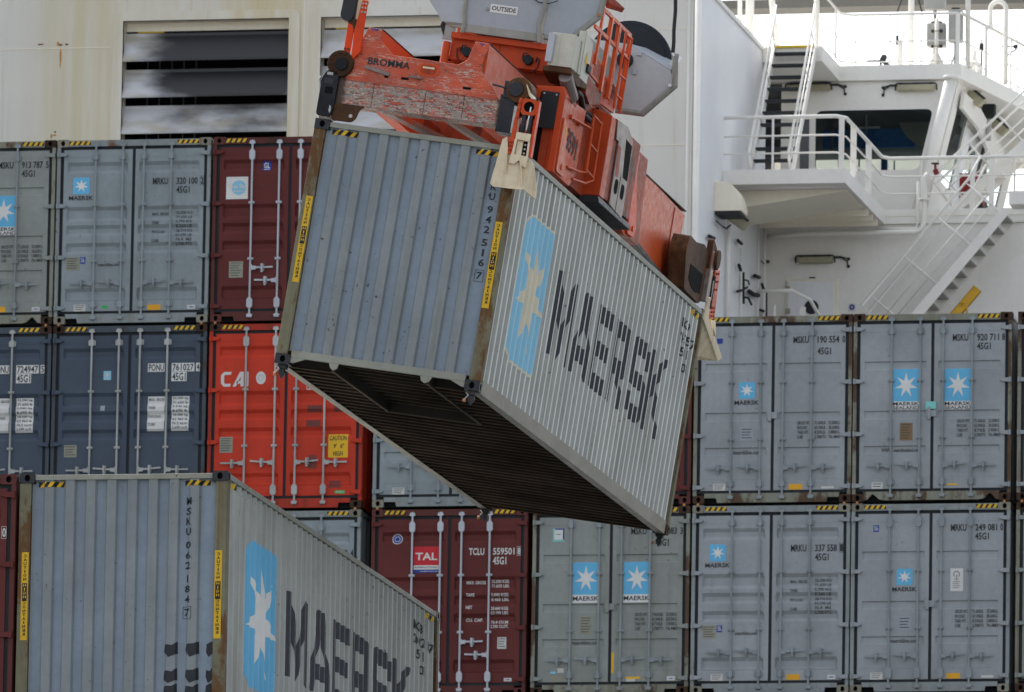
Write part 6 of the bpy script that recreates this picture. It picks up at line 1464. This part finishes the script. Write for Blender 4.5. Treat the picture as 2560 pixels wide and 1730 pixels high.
def flood(label, c, rot):
    root = thing('flood_lamp', label, 'lamp', c, 'tilted flood lamps under the decks'); M = Matrix.Rotation(rot, 4, 'Y')
    b = MB(); b.box(-0.16, 0.16, -0.14, 0.10, -0.10, 0.08, 'lamp_housing', M); b.build('lamp_body', root, 0.02)
    b = MB(); b.box(-0.17, 0.17, -0.155, -0.141, 0.06, 0.10, 'dark_metal', M); b.box(-0.03, 0.03, -0.05, 0.02, 0.1, 0.22, 'ship_white', M); b.tube([(-0.12, -0.1, -0.08), (-0.2, -0.12, -0.15), (-0.28, -0.1, -0.10)], 0.014, 'dark_metal', 6); b.build('bracket', root)
q = at(1848, 552, 16.4); flood('flood lamp hanging under the lower platform by the hooded vent', q, R(35))
q = at(2440, 245, 23.2); flood('flood lamp under the upper deck, left of the black speaker', q, R(40))
q = at(2500, 318, 25.5); flood('small flood lamp under the upper deck, below the black speaker', q, R(40))
q = at(2473, 278, 24.5)
root = thing('loudspeaker', 'black box speaker hanging under the upper deck by the wheelhouse', 'speaker', q)
b = MB(); b.box(-0.11, 0.11, -0.1, 0.1, -0.13, 0.15, 'dark_metal'); b.build('speaker_body', root, 0.01); b = MB(); b.tube([(0, 0, -0.14), (-0.01, 0, -0.52)], 0.05, 'cabinet_grey', 10); b.tube([(-0.1, 0, 0.1), (-0.12, 0, 0.36)], 0.03, 'dark_metal', 8); b.box(-0.2, -0.12, -0.06, 0.06, -0.12, 0.1, 'cabinet_grey'); b.build('bracket', root)
q = at(2425, 453, 21.6)
root = thing('fire_locker', 'dark red locker standing behind the railing of the lower platform', 'locker', (q.x, 21.6, p1t + 0.2))
b = MB(); b.box(-0.20, 0.22, 0, 0.25, 0.04, 0.62, 'red_locker'); b.build('cabinet', root, 0.012); b = MB(); b.box(-0.21, 0.23, -0.01, 0.26, 0.0, 0.038, 'dark_metal'); b.box(0.17, 0.225, -0.012, -0.001, 0.03, 0.6, 'dark_metal'); b.build('frame', root)
# upper deck gear
def cab(label, px, py0, py1, w_, Y, mat, name='deck_cabinet'):
    t_, b0 = at(px, py0, Y), at(px, py1, Y)
    root = thing(name, label, 'cabinet', (t_.x, Y, p2t), 'grey cabinets on the upper deck')
    b = MB(); b.box(-w_ / 2, w_ / 2, -0.12, 0.12, b0.z - p2t, t_.z - p2t, mat); b.build('cabinet', root, 0.012)
    b = MB(); b.tube([(0, 0, 0), (0, 0, b0.z - p2t)], 0.03, 'cabinet_grey', 8); b.tube([(-0.1, 0, 0), (0, 0, 0.25)], 0.02, 'ship_white', 6); b.box(-w_ * 0.3, w_ * 0.3, -0.06, 0.06, t_.z - p2t, t_.z - p2t + 0.04, 'dark_metal'); b.build('stand', root)
    return root
cab('lower grey cabinet of the pair clamped to the thin white mast', 2342, 60, 118, 0.32, 22.4, 'cabinet_grey')
cab('tall narrow grey cabinet right of the white mast', 2390, 26, 106, 0.235, 22.3, 'cabinet_grey')
cab('upper grey cabinet on the thin white mast, cut by the picture top', 2338, -12, 26, 0.36, 22.7, 'cabinet_grey')
q = at(2341, 155, 22.2)
root = thing('mast', 'thin white banded mast in front of the clamped grey cabinets', 'mast', (q.x, 22.2, p2t)); b = MB(); b.tube([(0, 0, 0), (0, 0, 0.85)], 0.035, 'ship_white', 10); b.build('pole', root, smooth=True)
b = MB()
for zz in (0.35, 0.62): b.tube([(0, 0, zz), (0, 0, zz + 0.02)], 0.05, 'lamp_housing', 10); b.ball((0.08, -0.02, zz + 0.01), 0.035, 'dark_metal'); b.ball((-0.07, -0.02, zz + 0.01), 0.03, 'dark_metal')
b.build('clamp', root); b = MB(); b.plate([(-0.16, 0, 0), (-0.03, 0, 0.26), (0.03, 0, 0.26), (0.16, 0, 0)], (0, 0.02, 0), 'ship_white'); b.plate([(0, -0.12, 0), (0, 0.12, 0), (0, 0.02, 0.26)], (0.02, 0, 0), 'ship_cream_bounce'); b.build('foot_plate', root)
def post(label, px, w_, Y, h_=3.0, name='deck_post', tilt=0.0):
    q = at(px, 150, Y); root = thing(name, label, 'post', (q.x, Y, p2t), 'white posts on the upper deck')
    b = MB(); b.tube([(0, 0, 0), (-tilt, 0, h_)], w_, 'ship_white', 12); b.build('pole', root, smooth=True)
    b = MB(); b.tube([(0, 0, 0), (0, 0, 0.03)], w_ * 1.7, 'ship_white', 12); b.build('flange', root)
post('stout white post behind the railing, left of the grey cabinets', 2277, 0.052, 24.5)
post('white post at the railing corner, right of the tall grey cabinet', 2419, 0.045, 22.3)
post('broad white post at the left end of the upper deck', 1873, 0.075, 23.0)
post('white post at the head of the steep ladder', 2040, 0.05, 21.3)
post('leaning white brace behind the steep ladder head', 1952, 0.055, 23.5, tilt=0.35)
post('slim white post at the left end of the upper deck', 1848, 0.04, 23.5)
q = at(2250, 130, 23)
root = thing('search_light', 'white upright capsule light on the upper deck railing', 'light', (q.x, 23, p2t)); b = MB(); b.tube([(0, 0, 0), (0, 0, 0.15), (0, 0, 0.22), (0, 0, 0.52), (0, 0, 0.6)], 0.05, 'ship_white', 12); b.ball((0, 0, 0.6), 0.055, 'ship_white'); b.build('lamp_body', root, smooth=True); b = MB(); b.box(-0.07, -0.03, -0.03, 0.03, 0.55, 0.72, 'dark_metal'); b.build('bracket', root)
q = at(2210, 130, 22.6)
root = thing('deck_winch', 'small dark angled fitting on a pole behind the upper railing', 'fitting', (q.x, 22.6, p2t)); b = MB(); b.tube([(-0.3, 0, 0.2), (-0.85, 0, 0.2)], 0.018, 'ship_white', 6); b.tube([(-0.05, 0, 0.24), (0.12, 0, 0.06)], 0.04, 'dark_metal', 8); b.tube([(-0.06, 0, 0.05), (-0.05, 0, 0.26)], 0.02, 'dark_metal', 6); b.ball((0, 0, 0.26), 0.06, 'dark_metal'); b.tube([(-0.3, 0, 0.2), (-0.05, 0, 0.2)], 0.018, 'dark_metal', 6); b.build('fitting', root)
def vent(label, px0, px1, top, Y):
    q = at(px0, 150, Y); q1 = at(px1, 150, Y); zt2 = at(px0, top, Y).z; r_ = (q1.x - q.x) / 2; root = thing('vent_pipe', label, 'vent pipe', (q.x, Y, p2t), 'gooseneck pipes on the upper deck'); H_ = zt2 - p2t - r_
    b = MB(); b.tube([(2 * r_, 0, 0)] + [(2 * r_, 0, H_ * 0.5)] + [(r_ + r_ * math.cos(k * math.pi / 10), 0, H_ + r_ * math.sin(k * math.pi / 10)) for k in range(11)] + [(0, 0, H_ - 0.25)], 0.042, 'ship_white', 10); b.build('pipe', root, smooth=True); b = MB(); b.tube([(0, 0, H_ - 0.26), (0, 0, H_ - 0.36)], 0.05, 'ship_white', 10); b.build('mouth', root)
vent('large white gooseneck pipe behind the right railing of the upper deck', 2475, 2514, 4, 24.0)
vent('low white gooseneck pipe at the foot of the right railing', 2427, 2448, 158, 23.2)
q = at(2454, 100, 23.4); root = thing('antenna', 'slim dark tipped antenna with a white bell behind the right railing', 'antenna', (q.x, 23.4, p2t)); b = MB(); b.tube([(0, 0, 0), (0, 0, 0.55)], 0.015, 'dark_metal', 6); b.tube([(0, 0, 0.5), (0, 0, 0.62)], 0.04, 'dark_metal', 10); b.tube([(0, 0, 0.62), (0, 0, 0.70)], 0.025, 'ship_white', 8); b.build('whip', root); b = MB(); b.tube([(-0.13, 0, 0), (-0.13, 0, 0.3)], 0.03, 'ship_white', 8); b.tube([(-0.13, 0, 0.28), (-0.12, 0, 0.5)], 0.06, 'ship_white', 10, 0.03); b.build('bell', root)
q = at(2530, 40, 26.0); root = thing('wind_sensor', 'dark wind sensor on a thin pole at the upper right', 'sensor', (q.x + 0.1, 26, p2t)); b = MB(); b.tube([(0, 0, 0), (0, 0, 1.6)], 0.015, 'ship_white', 6); b.build('pole', root); b = MB(); b.ball((-0.03, 0, 1.05), 0.045, 'dark_metal'); b.tube([(-0.28, 0, 1.06), (0, 0, 1.05)], 0.014, 'dark_metal', 6); b.tube([(-0.2, 0, 0.88), (-0.02, 0, 1.0)], 0.014, 'dark_metal', 6); b.build('sensor', root)
for k, (pa, pb, Y, lb) in enumerate((((2262, -5), (2243, 30), 24.2, 'dark stay slanting down left above the upper railing'), ((2290, -5), (2305, 30), 24.2, 'dark stay slanting down right above the upper railing'))):
    b = MB(); b.tube([at(*pa, Y) + Vector((0, 0, 0.3)) + (at(*pa, Y) - at(*pb, Y)) * 1.2, at(*pb, Y)], 0.012, 'dark_metal', 6); tag(b.build('stay_wire'), lb, 'wire', 'stays over the upper deck')
# rusty yellow beam
q0, q1 = at(2130 + 1340 / 5.237, 500 + 1500 / 5.237, 18.8), at(2130 + 1640 / 5.237, 500 + 1150 / 5.237, 18.8)
d = (q0 - q1).normalized(); nn = Vector((-d.z, 0, d.x)) * 0.07
root = thing('yellow_beam', 'rusty yellow steel beam slanting up behind the containers, below the stairway', 'beam', q1)
b = MB(); e_ = d * 1.6; b.plate([nn, -nn, e_ - nn, e_ + nn], (0, 0.16, 0), 'rusty_yellow'); b.build('beam', root, 0.006)
b = MB(); b.plate([nn * 1.02, nn * 0.84, e_ + nn * 0.84, e_ + nn * 1.02], (0, -0.012, 0), 'yellow_paint'); b.plate([-nn * 1.02, -nn * 0.84, e_ - nn * 0.84, e_ - nn * 1.02], (0, -0.012, 0), 'rusty_yellow'); b.build('flange', root)
b = MB(); h0 = d * 0.38 - nn; b.tube([h0, h0 + Vector((0.1, 0, -0.02)), h0 + Vector((0.13, 0, -0.1)), h0 + Vector((0.12, 0, -0.3))], 0.015, 'rusty_yellow', 6); b.build('hook', root)

# ------------------------------------------------------------------ ground and hull, below the picture
b = MB(); b.box(-40, 40, -0.2, 60, -3.4 - CH + ZO, -CH - 0.06 + ZO, 'hatch_dark'); tag(b.build('deck_box'), 'dark deck box in place of the next container row below', 'hatch cover')  # dark box where another tier of containers would stand
b = MB(); b.box(-7.5, 2.5, -41.9, -29, -9.6 + ZO, -8.56 + ZO, 'hatch_dark'); tag(b.build('deck_box'), 'dark hatch cover under the near grey container', 'hatch cover')
b = MB(); b.quad([(-2500, -2500, 0), (2500, -2500, 0), (2500, 2500, 0), (-2500, 2500, 0)], 'water'); tag(b.build('water'), None, None, kind='structure')
b = MB(); b.box(-300, 300, -400, -75, -3, 0.6, 'quay_concrete'); tag(b.build('quay'), None, None, kind='structure')
